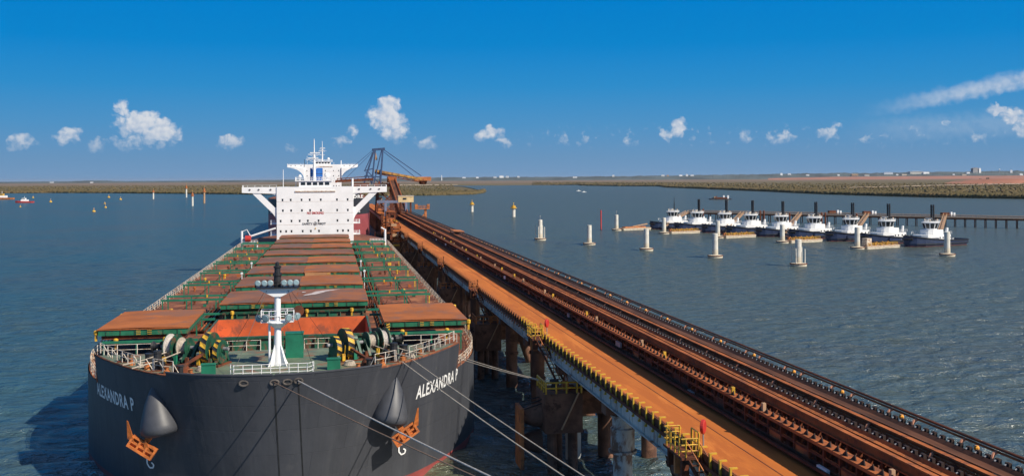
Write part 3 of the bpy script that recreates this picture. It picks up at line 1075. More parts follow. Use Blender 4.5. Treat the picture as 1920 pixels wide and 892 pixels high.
for i in range(9):
    y0 = HY0 + i * HP
    y1 = y0 + HLEN
    cm = MB()
    t_ = .25
    hw = HHW
    cm.box(-hw, hw, y0, y0 + t_, ZM, CZ, M['green'])
    cm.box(-hw, hw, y1 - t_, y1, ZM, CZ, M['green'])
    cm.box(-hw, -hw + t_, y0 + t_, y1 - t_, ZM, CZ, M['green'])
    cm.box(hw - t_, hw, y0 + t_, y1 - t_, ZM, CZ, M['green'])
    cm.box(-hw - .25, hw + .25, y0 - .25, y0 - .002, CZ - .28, CZ - .04, M['green_dark'])
    for k in range(13):
        x = -hw + .4 + k * (2 * hw - .8) / 12
        cm.add([(x - .05, y0 - .002, ZM), (x + .05, y0 - .002, ZM), (x + .05, y0 - .002, CZ - .3), (x - .05, y0 - .002, CZ - .3),
                (x - .05, y0 - .75, ZM), (x + .05, y0 - .75, ZM), (x + .05, y0 - .3, CZ - .3), (x - .05, y0 - .3, CZ - .3)],
               [(0, 1, 5, 4), (4, 5, 6, 7), (0, 4, 7, 3), (1, 2, 6, 5)], M['green'])
    cm.build('hatch_coaming', M['green'], SHIP)
    zt = CZ + 1.15
    if i == 0:
        ho = MB()
        zb = -4
        g = .3
        ho.add([(-hw + g, y0 + g, CZ - .05), (hw - g, y0 + g, CZ - .05), (hw - g, y1 - g, CZ - .05), (-hw + g, y1 - g, CZ - .05),
                (-hw + g, y0 + g, zb), (hw - g, y0 + g, zb), (hw - g, y1 - g, zb), (-hw + g, y1 - g, zb)],
               [(0, 1, 5, 4), (1, 2, 6, 5), (2, 3, 7, 6), (3, 0, 4, 7), (4, 5, 6, 7)], M['oxide'])
        for k in range(8):
            x = -hw + 1.6 + k * 2.3
            ho.lathe((x, y1 - .32, 8.9), (0, -1, 0), [(.11, 0), (.11, .04)], 8, M['black'])
        ho.build('cargo_hold', M['oxide'], SHIP)
        for s in (-1, 1):
            a, b = (11.2, 20.9)
            x0, x1 = (s * a, s * b) if s > 0 else (s * b, s * a)
            cv = cover(x0, x1, y0, y1, CZ + .1, zt + .15, M['cover_ore'], [(x0 + x1) / 2 - .5, (x0 + x1) / 2 + .7])
            c = cv.build('hatch_cover', M['cover'], SHIP)
            for xx, yy, zz in ((x0 + 2.0, y0 - .45, CZ - .2), (x1 - 2.4, y0 - .45, CZ - .2), (s * 21.2, y0 + .4, zt - .5), (s * 21.2, y1 - .6, zt - .5)):
                q = MB()
                roller(q, xx, yy, zz)
                q.build('roller', M['yellow'], c)
            if s > 0:
                q = MB()
                q.slab([(11.35, CZ + .25), (11.75, CZ + .25), (11.75, zt - .05), (11.35, zt - .05)], y0 - .2, y0 - .13, M['yellow'])
                for k in range(3):
                    q.slab([(11.35, CZ + .35 + k * .3), (11.75, CZ + .5 + k * .3), (11.75, CZ + .62 + k * .3), (11.35, CZ + .47 + k * .3)], y0 - .23, y0 - .205, M['black'])
                q.build('warning_plate', M['yellow'], c)
    else:
        for s in (-1, 1):
            x0, x1 = (.03, hw + .25) if s > 0 else (-hw - .25, -.03)
            top = M['cover_ore'] if (i, s) in ((2, 1), (3, 1), (4, 1), (7, 1), (6, 1)) else M['cover']
            cv = cover(x0, x1, y0, y1, CZ + .1, zt, top, [(x0 + x1) / 2 - .6, (x0 + x1) / 2 + .6] if i < 5 else [])
            c = cv.build('hatch_cover', M['cover'], SHIP)
            for xx in (x0 + 1.6, x1 - 2.2):
                q = MB()
                roller(q, xx, y0 - .45, CZ - .3)
                q.build('roller', M['yellow'], c)
            if i == 3 and s > 0:
                q = MB()
                q.box(.2, 4.8, y0 - .135, y0 - .125, zt - .72, zt - .05, M['bare'])
                q.build('primer_patch', M['bare'], c)
            if i == 1 and s > 0:
                q = MB()
                vs = [(-.0, 8.2), (1.2, 9.4), (2.2, 11.8), (3.6, 13.8), (2.3, 13.2), (1.2, 12.2), (.8, 10.6), (.2, 9.4)]
                z = zt + .125
                vs = [(.9 + x * 1.5, y0 + (y - 8) * 1.45 + 6.0, z) for x, y in vs]
                q.add(vs, [tuple(range(8))], M['spill'])
                vs = [(.6, 10.8), (1.1, 11.0), (1.3, 12.2), (.7, 11.9)]
                q.add([(x, y0 + y, z - .02) for x, y in vs], [(0, 1, 2, 3)], M['spill'])
                q.build('pale_spill', M['spill'], c)
    # rails on which the covers roll out sideways
    for s in (-1, 1):
        for yy in (y0 - .9, y1 + .75):
            if i == 8 and yy > y1:
                continue
            r = MB()
            xo = min(20.3, hull_pt(1, t_of_y(yy, ZM), ZM).x - 1.0)
            r.beam((s * (hw + .25), yy, CZ - .05), (s * xo, yy, CZ - .05), .22, .28, M['green_clean'])
            for xx in (hw + 2.6, (hw + xo) / 2 + 1.6, xo - .2):
                r.beam((s * xx, yy, ZM), (s * xx, yy, CZ - .2), .16, .16, M['green_clean'])
            if s > 0 and i % 2:
                r.beam((s * (xo - .2), yy - .16, ZM + .3), (s * (xo - .2), yy - .16, CZ - .3), .16, .05, M['yellow'])
            if i % 3 != 1:
                xy = s * (13.6 + (i * 2.3) % 4)
                r.box(xy - .12, xy + .12, yy - .22, yy - .16, CZ - .3, CZ + .12, M['yellow'])
            r.build('cover_rail', M['green_clean'], SHIP)

# side-deck clutter: pipe runs, vents, lockers, deck winches between the hatches
for s in (-1, 1):
    p = MB()
    for k, (x, z, r, m) in enumerate(((11.6, .5, .12, 'green_dark'), (12.0, .5, .09, 'rust_lit'), (12.5, .42, .16, 'rust'), (13.0, .6, .07, 'green'), (17.6, .35, .08, 'rust'))):
        pts = [(s * x, 50 + 9 * j, ZM + z) for j in range(21)]
        p.tube(pts, r, 6, M[m])
    for j in range(60):
        yy = 50 + j * 3.05
        p.box(min(s * 11.3, s * 13.3), max(s * 11.3, s * 13.3), yy, yy + .12, ZM, ZM + .42, M['rust'])
    p.build('deck_pipes', M['rust'], SHIP)
for i in range(9):
    yb = HY0 + i * HP + HLEN
    for s in (-1, 1):
        if i < 8:
            for k in range(3):
                v = MB()
                x = s * (2.5 + k * 2.7 + random.uniform(-.4, .4))
                yy = yb + 3 + random.uniform(-1, 1)
                v.lathe((x, yy, ZM), (0, 0, 1), [(.28, 0), (.28, 1.0), (.55, 1.05), (.55, 1.4), (.2, 1.6)], 10, M[random.choice(['green', 'green_dark', 'yellow', 'rust_lit'])])
                v.build('vent', M['green'], SHIP)
            v = MB()
            v.box(min(s * 8, s * 9.4), max(s * 8, s * 9.4), yb + 2.3, yb + 3.8, ZM, ZM + 1.3, M['green'])
            v.build('deck_locker', M['green'], SHIP)
        for k in range(5):
            e = MB()
            x = s * random.uniform(13.8, 20)
            yy = HY0 + i * HP + random.uniform(1, 20)
            if i == 0:
                yy = HY0 + random.uniform(17, 21)
            w_ = random.uniform(.18, .42)
            m_ = M[random.choice(['yellow', 'green_clean', 'rust', 'rust_lit', 'green_dark', 'rust', 'rust_lit'])]
            if k % 2:
                e.box(x - w_, x + w_, yy - w_, yy + w_, ZM, ZM + w_ * 1.6, m_)
            else:
                e.lathe((x, yy, ZM), (0, 0, 1), [(.16, 0), (.16, .5), (.27, .55), (.27, .8), (.1, .9)], 8, m_)
            e.build('deck_fitting', M['rust'], SHIP)
        if i in (1, 2, 4, 6, 7):
            e = MB()   # stacked timbers / hose racks at the foot of the side rails
            for k in range(9):
                x = s * (10.6 + k * .33)
                if k == 0:
                    e.box(min(s * 10.4, s * 13.6), max(s * 10.4, s * 13.6), yb + 1.7, yb + 1.95, ZM, ZM + .33, M['rust'])
                e.beam((x, yb + 1.2 + random.uniform(-.3, .3), ZM + .3 + .1 * (k % 3)), (x + s * random.uniform(0, .8), yb + 5.6, ZM + .75), .14, .14, M['rust'])
            e.build('rack', M['rust'], SHIP)
    # floodlight posts on the hatch sides
    for s in (-1, 1):
        if i in (3, 4):
            q = MB()
            x, yy = s * 10.9, HY0 + i * HP - .4
            q.tube([(x, yy, ZM), (x, yy, CZ + 1.2)], .07, 6, M['white'])
            q.lathe((x, yy - .35, CZ + 1.25), (0, 1, .1), [(.2, 0), (.23, .1), (.15, .3), (.08, .4)], 10, M['white'])
            q.build('deck_light', M['white'], SHIP)

# ship-side rails on the main deck
for s in (-1, 1):
    tA, tB2 = t_of_y(YS + .2, ZM), t_of_y(232, ZM)
    path = []
    n = 60
    for i in range(n + 1):
        y = YS + .3 + (232 - YS) * (i / n) ** 1.6
        p = hull_pt(s, t_of_y(y, ZM), ZM)
        path.append((p.x - s * .25, p.y, ZM))
    r = MB()
    r.rail(path, 1.1, 2.1, .04, 3, M['cream'], .06)
    lst = [Vector(p) for p in path]
    for a, b in zip(lst[:-1], lst[1:]):
        L = (b - a).length
        for k in range(max(1, int(L / 4.2))):
            q = a.lerp(b, k / max(1, int(L / 4.2)))
            r.beam(q + Vector((-s * .5, 0, 0)), q + Vector((0, 0, 1.05)), .06, .06, M['cream'])
    r.build('side_rail', M['cream'], SHIP)

# ---------------------------------------------------------------- forecastle
def stripes_disc(mb, c, r, w, m1, m2, n=28, inner=.0):
    """flat wheel, axis along x, with alternating sloping bands on the rim"""
    cx, cy, cz = c
    for k in range(n):
        a0, a1 = 2 * PI * k / n, 2 * PI * (k + 1) / n
        sk = .22
        P = lambda x, a, rr: (cx + x, cy + rr * math.cos(a), cz + rr * math.sin(a))
        m = m1 if k % 2 else m2
        mb.add([P(-w / 2, a0, r), P(w / 2, a0 + sk, r), P(w / 2, a1 + sk, r), P(-w / 2, a1, r)], [(0, 1, 2, 3)], m)
        for sx, dk_ in ((-w / 2, 0), (w / 2, sk)):
            mb.add([P(sx, a0 + dk_, r), P(sx, a1 + dk_, r), P(sx, a1 + dk_, r * .88), P(sx, a0 + dk_, r * .88)], [(0, 1, 2, 3)], M['green_dark'])
            mb.add([P(sx, a0 + dk_, r * .88), P(sx, a1 + dk_, r * .88), P(sx * .5, a1, 0.05), P(sx * .5, a0, 0.05)], [(0, 1, 2, 3)], M['green_dark'])


def winch(s):
    x0, y0 = 0.0, 0.0
    z0 = 0.0
    zc = z0 + 1.55
    bed = MB()
    bed.box(x0 - 3.2, x0 + 3.2, y0 - 1.3, y0 + 1.3, z0 + .004, z0 + .14, M['rust'])
    for k in range(4):
        bed.beam((x0 - 2.9 + k * 1.9, y0 - 1.2, z0 + .25), (x0 - 2.9 + k * 1.9, y0 + 1.2, z0 + .25), .25, .25, M['green_dark'])
    root = bed.build('mooring_winch', M['green_dark'], SHIP, (s * 7.9, 12.0, ZFD), rotz=s * .40)
    fr = MB()
    for k in (-2.9, -.55, .35, 2.9):
        x = x0 + k
        for d in (-1, 1):
            fr.beam((x, y0 + d * 1.15, z0 + .3), (x, y0 + d * .15, zc + .2), .24, .3, M['green_dark'])
        fr.lathe((x - .18, y0, zc), (1, 0, 0), [(.34, 0), (.34, .36)], 12, M['green_dark'])
    fr.tube([(x0 - 3.6, y0, zc), (x0 + 3.6, y0, zc)], .17, 10, M['grey'])
    gx = x0 - s * 1.0
    fr.box(gx - .55, gx + .55, y0 + .3, y0 + 1.9, z0 + .1, z0 + 1.9, M['green_dark'])
    fr.lathe((gx - .3, y0 + 1.2, z0 + 1.7), (1, 0, 0), [(.5, 0), (.55, .1), (.55, 1.2), (.4, 1.3)], 14, M['green_dark'])
    fr.lathe((x0 + s * 3.5, y0, zc), (s, 0, 0), [(.5, 0), (.28, .15), (.24, .5), (.34, .75), (.5, .85)], 14, M['black'])
    for k in range(5):
        fr.box(x0 - 2.6 + k * 1.2, x0 - 2.3 + k * 1.2, y0 - 1.35, y0 - 1.1, z0 + .15, z0 + .8 + .2 * (k % 2), M[('yellow', 'green_clean', 'rust', 'yellow', 'green')[k]])
    for k in range(3):
        fr.tube([(x0 - s * (1.4 + .4 * k), y0 - .9, z0 + .2), (x0 - s * (1.5 + .4 * k), y0 - 1.3, z0 + 1.6)], .05, 5, M['yellow'])
    fr.build('winch_frame', M['green_dark'], root)
    br = MB()
    stripes_disc(br, (x0 - s * 1.75, y0 - .1, zc + .05), 1.5, .62, M['yellow'], M['black'], 22)
    br.build('brake_wheel', M['green_dark'], root)
    br = MB()
    stripes_disc(br, (x0 - s * 2.85, y0 - .2, zc - .25), 1.12, .45, M['yellow'], M['black'], 20)
    br.build('brake_wheel', M['green_dark'], root)
    for k, (xx, rr, ww, m) in enumerate(((x0 + s * .95, .62, .75, 'rope'), (x0 + s * 2.2, .92, .62, 'rope_white'))):
        d = MB()
        prof = [(rr + .33, 0), (rr + .33, .1), (rr, .11)]
        for j in range(6):
            prof += [(rr + .04, .11 + (ww) * (j + .4) / 6), (rr, .11 + ww * (j + 1) / 6)]
        d.lathe((xx - (ww + .2) / 2, y0, zc), (1, 0, 0), prof, 24, M[m])
        d.lathe((xx + (ww + .2) / 2 - .08, y0, zc), (1, 0, 0), [(rr + .33, 0), (rr + .33, .1), (.2, .12)], 24, M['green_dark'])
        d.lathe((xx - (ww + .2) / 2 - .05, y0, zc), (1, 0, 0), [(.2, 0), (rr + .36, .01), (rr + .36, .09)], 24, M['green_dark'])
        d.build('rope_drum', M[m], root)
    for a, b in (((x0 + s * 2.2, y0 - .9, zc - .3), (x0 + s * 4.6, y0 - 4.6, .55)), ((x0 + s * .95, y0 - .6, zc - .3), (x0 + s * 2.6, y0 - 6.2, .6))):
        ln = MB()
        ln.tube([a, ((a[0] + b[0]) / 2, (a[1] + b[1]) / 2, (a[2] + b[2]) / 2 - .12), b], .055, 5, M['rope'])
        ln.build('wound_line', M['rope'], root)
    for cx, cy in ((x0 + s * 3.9, y0 - 2.6), (x0 - s * 2.6, y0 - 3.0)):
        co = MB()
        for k in range(4):
            co.tube([(cx + (.55 - .05 * k) * math.cos(q * PI / 8), cy + (.55 - .05 * k) * math.sin(q * PI / 8), .07 + .1 * k) for q in range(17)], .06, 5, M['rope'], cap=False)
        co.build('rope_coil', M['rope'], root)
    ch = MB()   # anchor chain running forward to the bolster
    a, b = Vector((x0 - s * 1.75, y0 - 1.5, zc - .3)), Vector((-s * .9, -5.0, .25))
    ch.beam(a, b, .26, .2, M['rust'])
    ch.lathe((-s * 1.1, -3.9, 0), (0, 0, 1), [(.7, 0), (.62, .35), (.35, .7)], 12, M['rust'])
    ch.build('anchor_chain', M['rust'], root)


winch(-1)
winch(1)

# foremast
FM = MB()
FM.lathe((0, 9.7, ZFD), (0, 0, 1), [(.50, 0), (.36, 1.2), (.31, 3.9), (.29, 6.2), (.26, 7.2)], 14, M['white'])
for a in range(4):
    an = PI / 4 + a * PI / 2
    d = Vector((math.cos(an), math.sin(an), 0))
    n = Vector((-d.y, d.x, 0)) * .04
    b = Vector((0, 9.7, ZFD))
    v = [b + d * .3, b + d * 1.25, b + d * .95 + Vector((0, 0, .5)), b + d * .38 + Vector((0, 0, 2.0))]
    FM.add([p + n for p in v] + [p - n for p in v], [(0, 1, 2, 3), (4, 5, 6, 7), (1, 2, 6, 5), (2, 3, 7, 6)], M['white'])
FM.tube([(-.75, 9.4, ZFD), (-.75, 9.4, ZFD + 3.9)], .11, 6, M['white'])
FMO = FM.build('foremast', M['white'], SHIP, smooth=True)
pf = MB()
pf.lathe((0, 9.7, ZFD + 3.5), (0, 0, 1), [(.36, 0), (1.05, .55), (1.05, .62)], 12, M['white'])
pf.prism([(-1.5, 8.9), (1.5, 8.9), (1.5, 10.5), (-1.5, 10.5)], ZFD + 4.12, ZFD + 4.22, M['white'])
pf.rail([(-1.5, 8.9, ZFD + 4.2), (1.5, 8.9, ZFD + 4.2), (1.5, 10.5, ZFD + 4.2), (-1.5, 10.5, ZFD + 4.2), (-1.5, 8.9, ZFD + 4.2)], 1.0, .75, .035, 2, M['white'])
pf.build('mast_platform', M['white'], FMO)
pf = MB()
pf.slab([(-.34, ZFD + 6.5), (.34, ZFD + 6.5), (1.95, ZFD + 7.28), (-1.95, ZFD + 7.28)], 9.3, 10.1, M['white'])
pf.box(-2.0, 2.0, 8.9, 10.5, ZFD + 7.285, ZFD + 7.4, M['black'])
pf.rail([(-2.0, 8.95, ZFD + 7.4), (2.0, 8.95, ZFD + 7.4), (2.0, 10.45, ZFD + 7.4), (-2.0, 10.45, ZFD + 7.4), (-2.0, 8.95, ZFD + 7.4)], .55, .5, .03, 2, M['black'])
pf.build('mast_platform', M['white'], FMO)
bl = MB()
bl.lathe((0, 9.7, ZFD + 7.4), (0, 0, 1), [(.34, 0), (.34, 1.0), (.42, 1.05), (.42, 1.25), (.28, 1.3), (.28, 1.75), (.36, 1.8), (.36, 1.95), (.2, 2.0), (.2, 2.25), (.08, 2.35)], 14, M['black'])
bl.build('mast_top_lamp', M['black'], FMO)


def flood(mb, p, d, r=.36, m='pale_blue'):
    d = Vector(d).normalized()
    mb.lathe(Vector(p), d, [(r * .35, -.5), (r * .8, -.25), (r, 0), (r, .06)], 14, M['grey'])
    mb.lathe(Vector(p) + d * .062, d, [(r * .86, 0), (r * .7, .04)], 14, M[m])


for x in (-1.75, -1.15, -.6, .65, 1.2, 1.75):
    q = MB()
    flood(q, (x, 8.85, ZFD + 7.85), (.05 * x, -1, -.1), .3)
    q.build('floodlight', M['grey'], FMO)
for x, z in ((-1.05, 4.6), (1.05, 4.6), (-1.75, 4.5), (1.8, 4.6)):
    q = MB()
    flood(q, (x, 8.7 if abs(x) < 1.5 else 9.4, ZFD + z), (.4 * x, -1, -.25), .38)
    q.build('floodlight', M['grey'], FMO)
hn = MB()
hn.lathe((1.9, 10.2, ZFD + 5.0), (-.3, 1, .1), [(.55, -.05), (.5, 0), (.3, .35), (.12, .8)], 14, M['rust'])
hn.build('ship_horn', M['rust'], FMO)
rg = MB()
for s in (-1, 1):
    rg.tube([(s * 1.0, 9.9, ZFD + 7.3), (s * 5.2, 15.8, ZFD + .2)], .022, 4, M['black'])
    rg.tube([(s * .9, 9.5, ZFD + 7.3), (s * 3.6, 3.0, ZFD + .2)], .022, 4, M['black'])
rg.build('stay_wire', M['black'], FMO)

# green ventilator house and deck furniture
gv = MB()
gv.box(.55, 2.25, 13.3, 14.6, ZFD, ZFD + 2.35, M['green_clean'])
gv.box(.5, 2.3, 13.25, 14.65, ZFD + 2.352, ZFD + 2.45, M['green_clean'])
gv.tube([(.3, 13.2, ZFD), (.3, 13.2, ZFD + 2.7)], .06, 5, M['green_clean'])
for k in range(8):
    gv.tube([(.15, 13.15, ZFD + .3 + k * .3), (.45, 13.15, ZFD + .3 + k * .3)], .03, 4, M['green_clean'])
gv.build('ventilator_house', M['green_clean'], SHIP)
for x, y in ((-5.9, 6.0), (5.2, 6.6)):
    q = MB()
    q.box(x - .6, x + .6, y - .35, y + .35, ZFD, ZFD + .95, M['green_clean'])
    q.box(x - .66, x + .66, y - .41, y + .41, ZFD + .952, ZFD + 1.02, M['green_clean'])
    q.build('deck_box', M['green_clean'], SHIP)
for s in (-1, 1):
    for x, y in ((10.6, 9.2), (14.6, 14.4), (8.7, 7.0)):
        q = MB()
        for d in (-.36, .36):
            q.lathe((s * x + d * .8, y + d * s * .6, ZFD), (0, 0, 1), [(.26, 0), (.23, .12), (.23, .68), (.3, .72), (.3, .8)], 12, M['black'])
        q.box(s * x - .75, s * x + .75, y - .45, y + .45, ZFD + .003, ZFD + .08, M['rust'])
        q.build('bollard', M['black'], SHIP)
    for x, y in ((11.8, 9.9), (9.7, 7.4), (13.7, 12.6), (7.4, 5.6)):
        q = MB()
        q.lathe((s * x, y, ZFD), (0, 0, 1), [(.32, 0), (.3, .3), (.16, .34), (.2, .6), (.28, .64)], 10, M['rust_orange'])
        q.build('fairlead_roller', M['rust'], SHIP)
    q = MB()
    q.lathe((s * 10.9, 9.9, ZFD), (0, 0, 1), [(.44, 0), (.36, 1.45), (.40, 1.5), (.40, 1.7), (.2, 1.75)], 12, M['black'])
    q.build('vent', M['black'], SHIP)
    q = MB()
    q.lathe((s * 12.0, 12.2, ZFD), (0, 0, 1), [(.42, 0), (.42, 1.0), (.46, 1.02), (.46, 1.12), (.2, 1.14)], 12, M['black'])
    q.build('vent', M['black'], SHIP)

fr = MB()
fr.rail([(-3.9, 5.0, ZFD), (-3.6, 4.3, ZFD), (3.0, 4.3, ZFD), (3.4, 5.0, ZFD)], 1.05, .8, .030, 3, M['white_clean'])
fr.build('forecastle_rail', M['white_clean'], SHIP)
for s in (-1, 1):
    fr = MB()
    pts = []
    for i in range(14):
        t = t_of_hb(9.3 + .68 * i, ZFD)
        p = hull_pt(s, t, ZFD)
        if p.y < YS - .3:
            pts.append((p.x - s * .35, p.y + .25, ZFD + .3))
    seg = [pts[0:3], pts[3:5], pts[5:]]
    for sg in (pts[0:4], pts[5:]):
        if len(sg) > 1:
            fr.rail(sg, 1.05, 1.3, .026, 2, M['rail_cream'], .045)
    for p in pts[::2]:
        p = Vector(p)
        fr.beam(p + Vector((-s * .55, .4, -.3)), p + Vector((0, 0, .85)), .06, .06, M['rail_cream'])
    fr.build('forecastle_rail', M['rail_cream'], SHIP)
    fr = MB()
    fr.rail([(s * (xe - .1), YS - .25, ZFD), (s * 10.4, YS - .25, ZFD)], 1.05, 1.9, .028, 2, M['rail_cream'], .045)
    fr.build('forecastle_rail', M['white'], SHIP)
    fr = MB()
    fr.rail([(s * 7.4, YS - .25, ZFD), (s * 2.2, YS - .25, ZFD)], 1.05, 1.9, .028, 2, M['rail_cream'], .045)
    fr.build('forecastle_rail', M['white'], SHIP)

# mooring chocks through the bow plating
for xx, z in ((-2.6, 11.6), (.04, 11.6), (1.15, 11.6), (2.1, 11.65)):
    s = 1 if xx > 0 else -1
    p = hull_pt(s, t_of_hb(abs(xx), z), z)
    q = MB()
    cvs = []
    ring = []
    for k in range(17):
        a = 2 * PI * k / 16
        ring.append(p + Vector((.36 * math.cos(a), -.05, .22 * math.sin(a))))
    q.tube(ring, .09, 6, M['chock'] if 'chock' in M else M.setdefault('chock', mat('worn_chock', (0.10, 0.085, 0.075), .6, var=.3, vs=2)), cap=False)
    q.add([p + Vector((.34 * math.cos(2 * PI * k / 16), -.04, .20 * math.sin(2 * PI * k / 16))) for k in range(16)], [tuple(range(16))], M['black'])
    q.build('chock', M['rust'], HULL)
    if xx in (.04, 2.1):
        q = MB()   # grime streak under the chock, down the plating
        L, R = [], []
        for k in range(12):
            zz = z - .35 - k * .95
            pp = hull_pt(s, t_of_hb(abs(xx + .03 * k), zz), zz)
            L.append(pp + Vector((-.07, -.02, 0)))
            R.append(pp + Vector((.07, -.02, 0)))
        q.add(L + R, [(k, k + 1, 12 + k + 1, 12 + k) for k in range(11)], M['black'])
        q.build('grime_streak', M['black'], HULL)

# anchor bolsters, anchors, bow marks
for s in (-1, 1):
    q = MB()
    A = hull_pt(s, t_of_hb(10.9, 10.6), 10.6)
    Bp = hull_pt(s, t_of_hb(10.25, 7.0), 7.0)
    nrm = Vector((s * .12, -1, -.05)).normalized()
    A2 = A + Vector((0, .25, 0))
    B2 = Bp + nrm * .75
    axis = (B2 - A2)
    L = axis.length
    q.lathe(A2, axis, [(.12, -.2), (.50, L * .10), (1.0, L * .36), (1.40, L * .66), (1.66, L * .90), (1.72, L * .99), (1.66, L * 1.07), (1.45, L * 1.13), (1.0, L * 1.17), (.4, L * 1.16)], 28, M['bolster'])
    BO = q.build('anchor_bolster', M['bolster'], HULL, smooth=True)
    # stockless anchor hanging at the lip
    an = thing('anchor', None, None)
    for key in list(an.keys()):
        del an[key]
    an.parent = SHIP
    lip = B2 + axis.normalized() * .25 + Vector((s * .75, -.35, -.2))
    dirn = Vector((s * .55, -.12, -.82)).normalized()
    side = Vector((s * .82, .12, .55)).normalized()
    side = (side - dirn * side.dot(dirn)).normalized()
    out = dirn.cross(side).normalized()
    if out.y > 0:
        out = -out
    q = MB()
    q.beam(lip - dirn * .6, lip + dirn * 1.5, .5, .38, M['orange'], up=out)
    q.build('shank', M['orange'], an)
    q = MB()
    c = lip + dirn * 1.25 + out * .1
    for e0 in (-.46, .0, .46):
        q.beam(c - side * 1.25 + dirn * e0, c + side * 1.25 + dirn * e0, .2, .62 - .2 * (e0 == 0), M['orange'], up=out)
    for e1 in (-1.16, -.4, .35, 1.16):
        q.beam(c + side * e1 - dirn * .36, c + side * e1 + dirn * .36, .2, .6, M['orange'], up=out)
    q.beam(c - side * 1.24 - out * .12, c + side * 1.24 - out * .12, .9, .16, M['orange'], up=out)
    q.build('crown', M['orange'], an)
    for k in (-1, 1):
        q = MB()
        b0 = c + side * (k * .85 + .3)
        tip = b0 + (Vector((s * .12, -.25, 1.0)) * (1.9 if k > 0 else 1.0))
        w1, w2 = side * .36, side * .07
        o1, o2_ = out * .2, out * .05
        v = [b0 - w1 - o1, b0 + w1 - o1, b0 + w1 + o1, b0 - w1 + o1, tip - w2 - o2_, tip + w2 - o2_, tip + w2 + o2_, tip - w2 + o2_]
        q.add(v, [(3, 2, 1, 0), (4, 5, 6, 7), (0, 1, 5, 4), (1, 2, 6, 5), (2, 3, 7, 6), (3, 0, 4, 7)], M['orange'])
        q.build('fluke', M['orange'], an)
    # hooked bulb mark
    q = MB()
    pts = [(-.3, .75), (-.3, .1), (-.05, -.25), (.3, -.2), (.38, .1), (.15, .3)]
    pts2 = [(-.3, .75), (.05, .75)]
    def on_bow(u, v, zc=3.0, hbc=11.6):
        z = zc + v
        hb = hbc + s * u
        return hull_pt(s, t_of_hb(hb, z), z) + Vector((s * .05, -.05, 0))
    for line in (pts, pts2):
        for a, b in zip(line[:-1], line[1:]):
            dx, dz = b[0] - a[0], b[1] - a[1]
            ln = math.hypot(dx, dz)
            nx, nz = -dz / ln * .07, dx / ln * .07
            q.add([on_bow(a[0] - nx, a[1] - nz), on_bow(a[0] + nx, a[1] + nz), on_bow(b[0] + nx, b[1] + nz), on_bow(b[0] - nx, b[1] - nz)], [(0, 1, 2, 3)], M['white'])
    q.build('bow_mark', M['white'], HULL)

# name on both bows
def name_side(s):
    """arc-length table of the plating at the height of the name"""
    zc = 8.7
    tab = []
    acc, prev = 0, None
    for i in range(400):
        t = t_of_hb(13.0, zc) + i * .0065
        p = hull_pt(s, t, zc)
        if prev is not None:
            acc += (p - prev).length
        prev = p
        tab.append((acc, t))
    ss_ = [a for a, _ in tab]
    tt_ = [b for _, b in tab]

    def fn(u, v):
        L = 9.9
        d = u if s > 0 else L - u
        t = float(np.interp(d + .2, ss_, tt_))
        z = zc - .75 + v + (.01 * d)
        p = hull_pt(s, t, z)
        q1, q0 = hull_pt(s, t + .02, z), hull_pt(s, t - .02, z)
        tg = (q1 - q0).normalized()
        up = (hull_pt(s, t, z + .1) - hull_pt(s, t, z - .1)).normalized()
        n = tg.cross(up)
        n = n if n.y < 0 else -n
        if n.dot(Vector((s, -1, 0))) < 0:
            n = -n
        return p + n * .035
    text_on('ALEXANDRA P', 1.75, fn, M['white_clean'], 'ship_name', HULL, width=9.9, bold=.04, cuts=.5)


name_side(1)
name_side(-1)


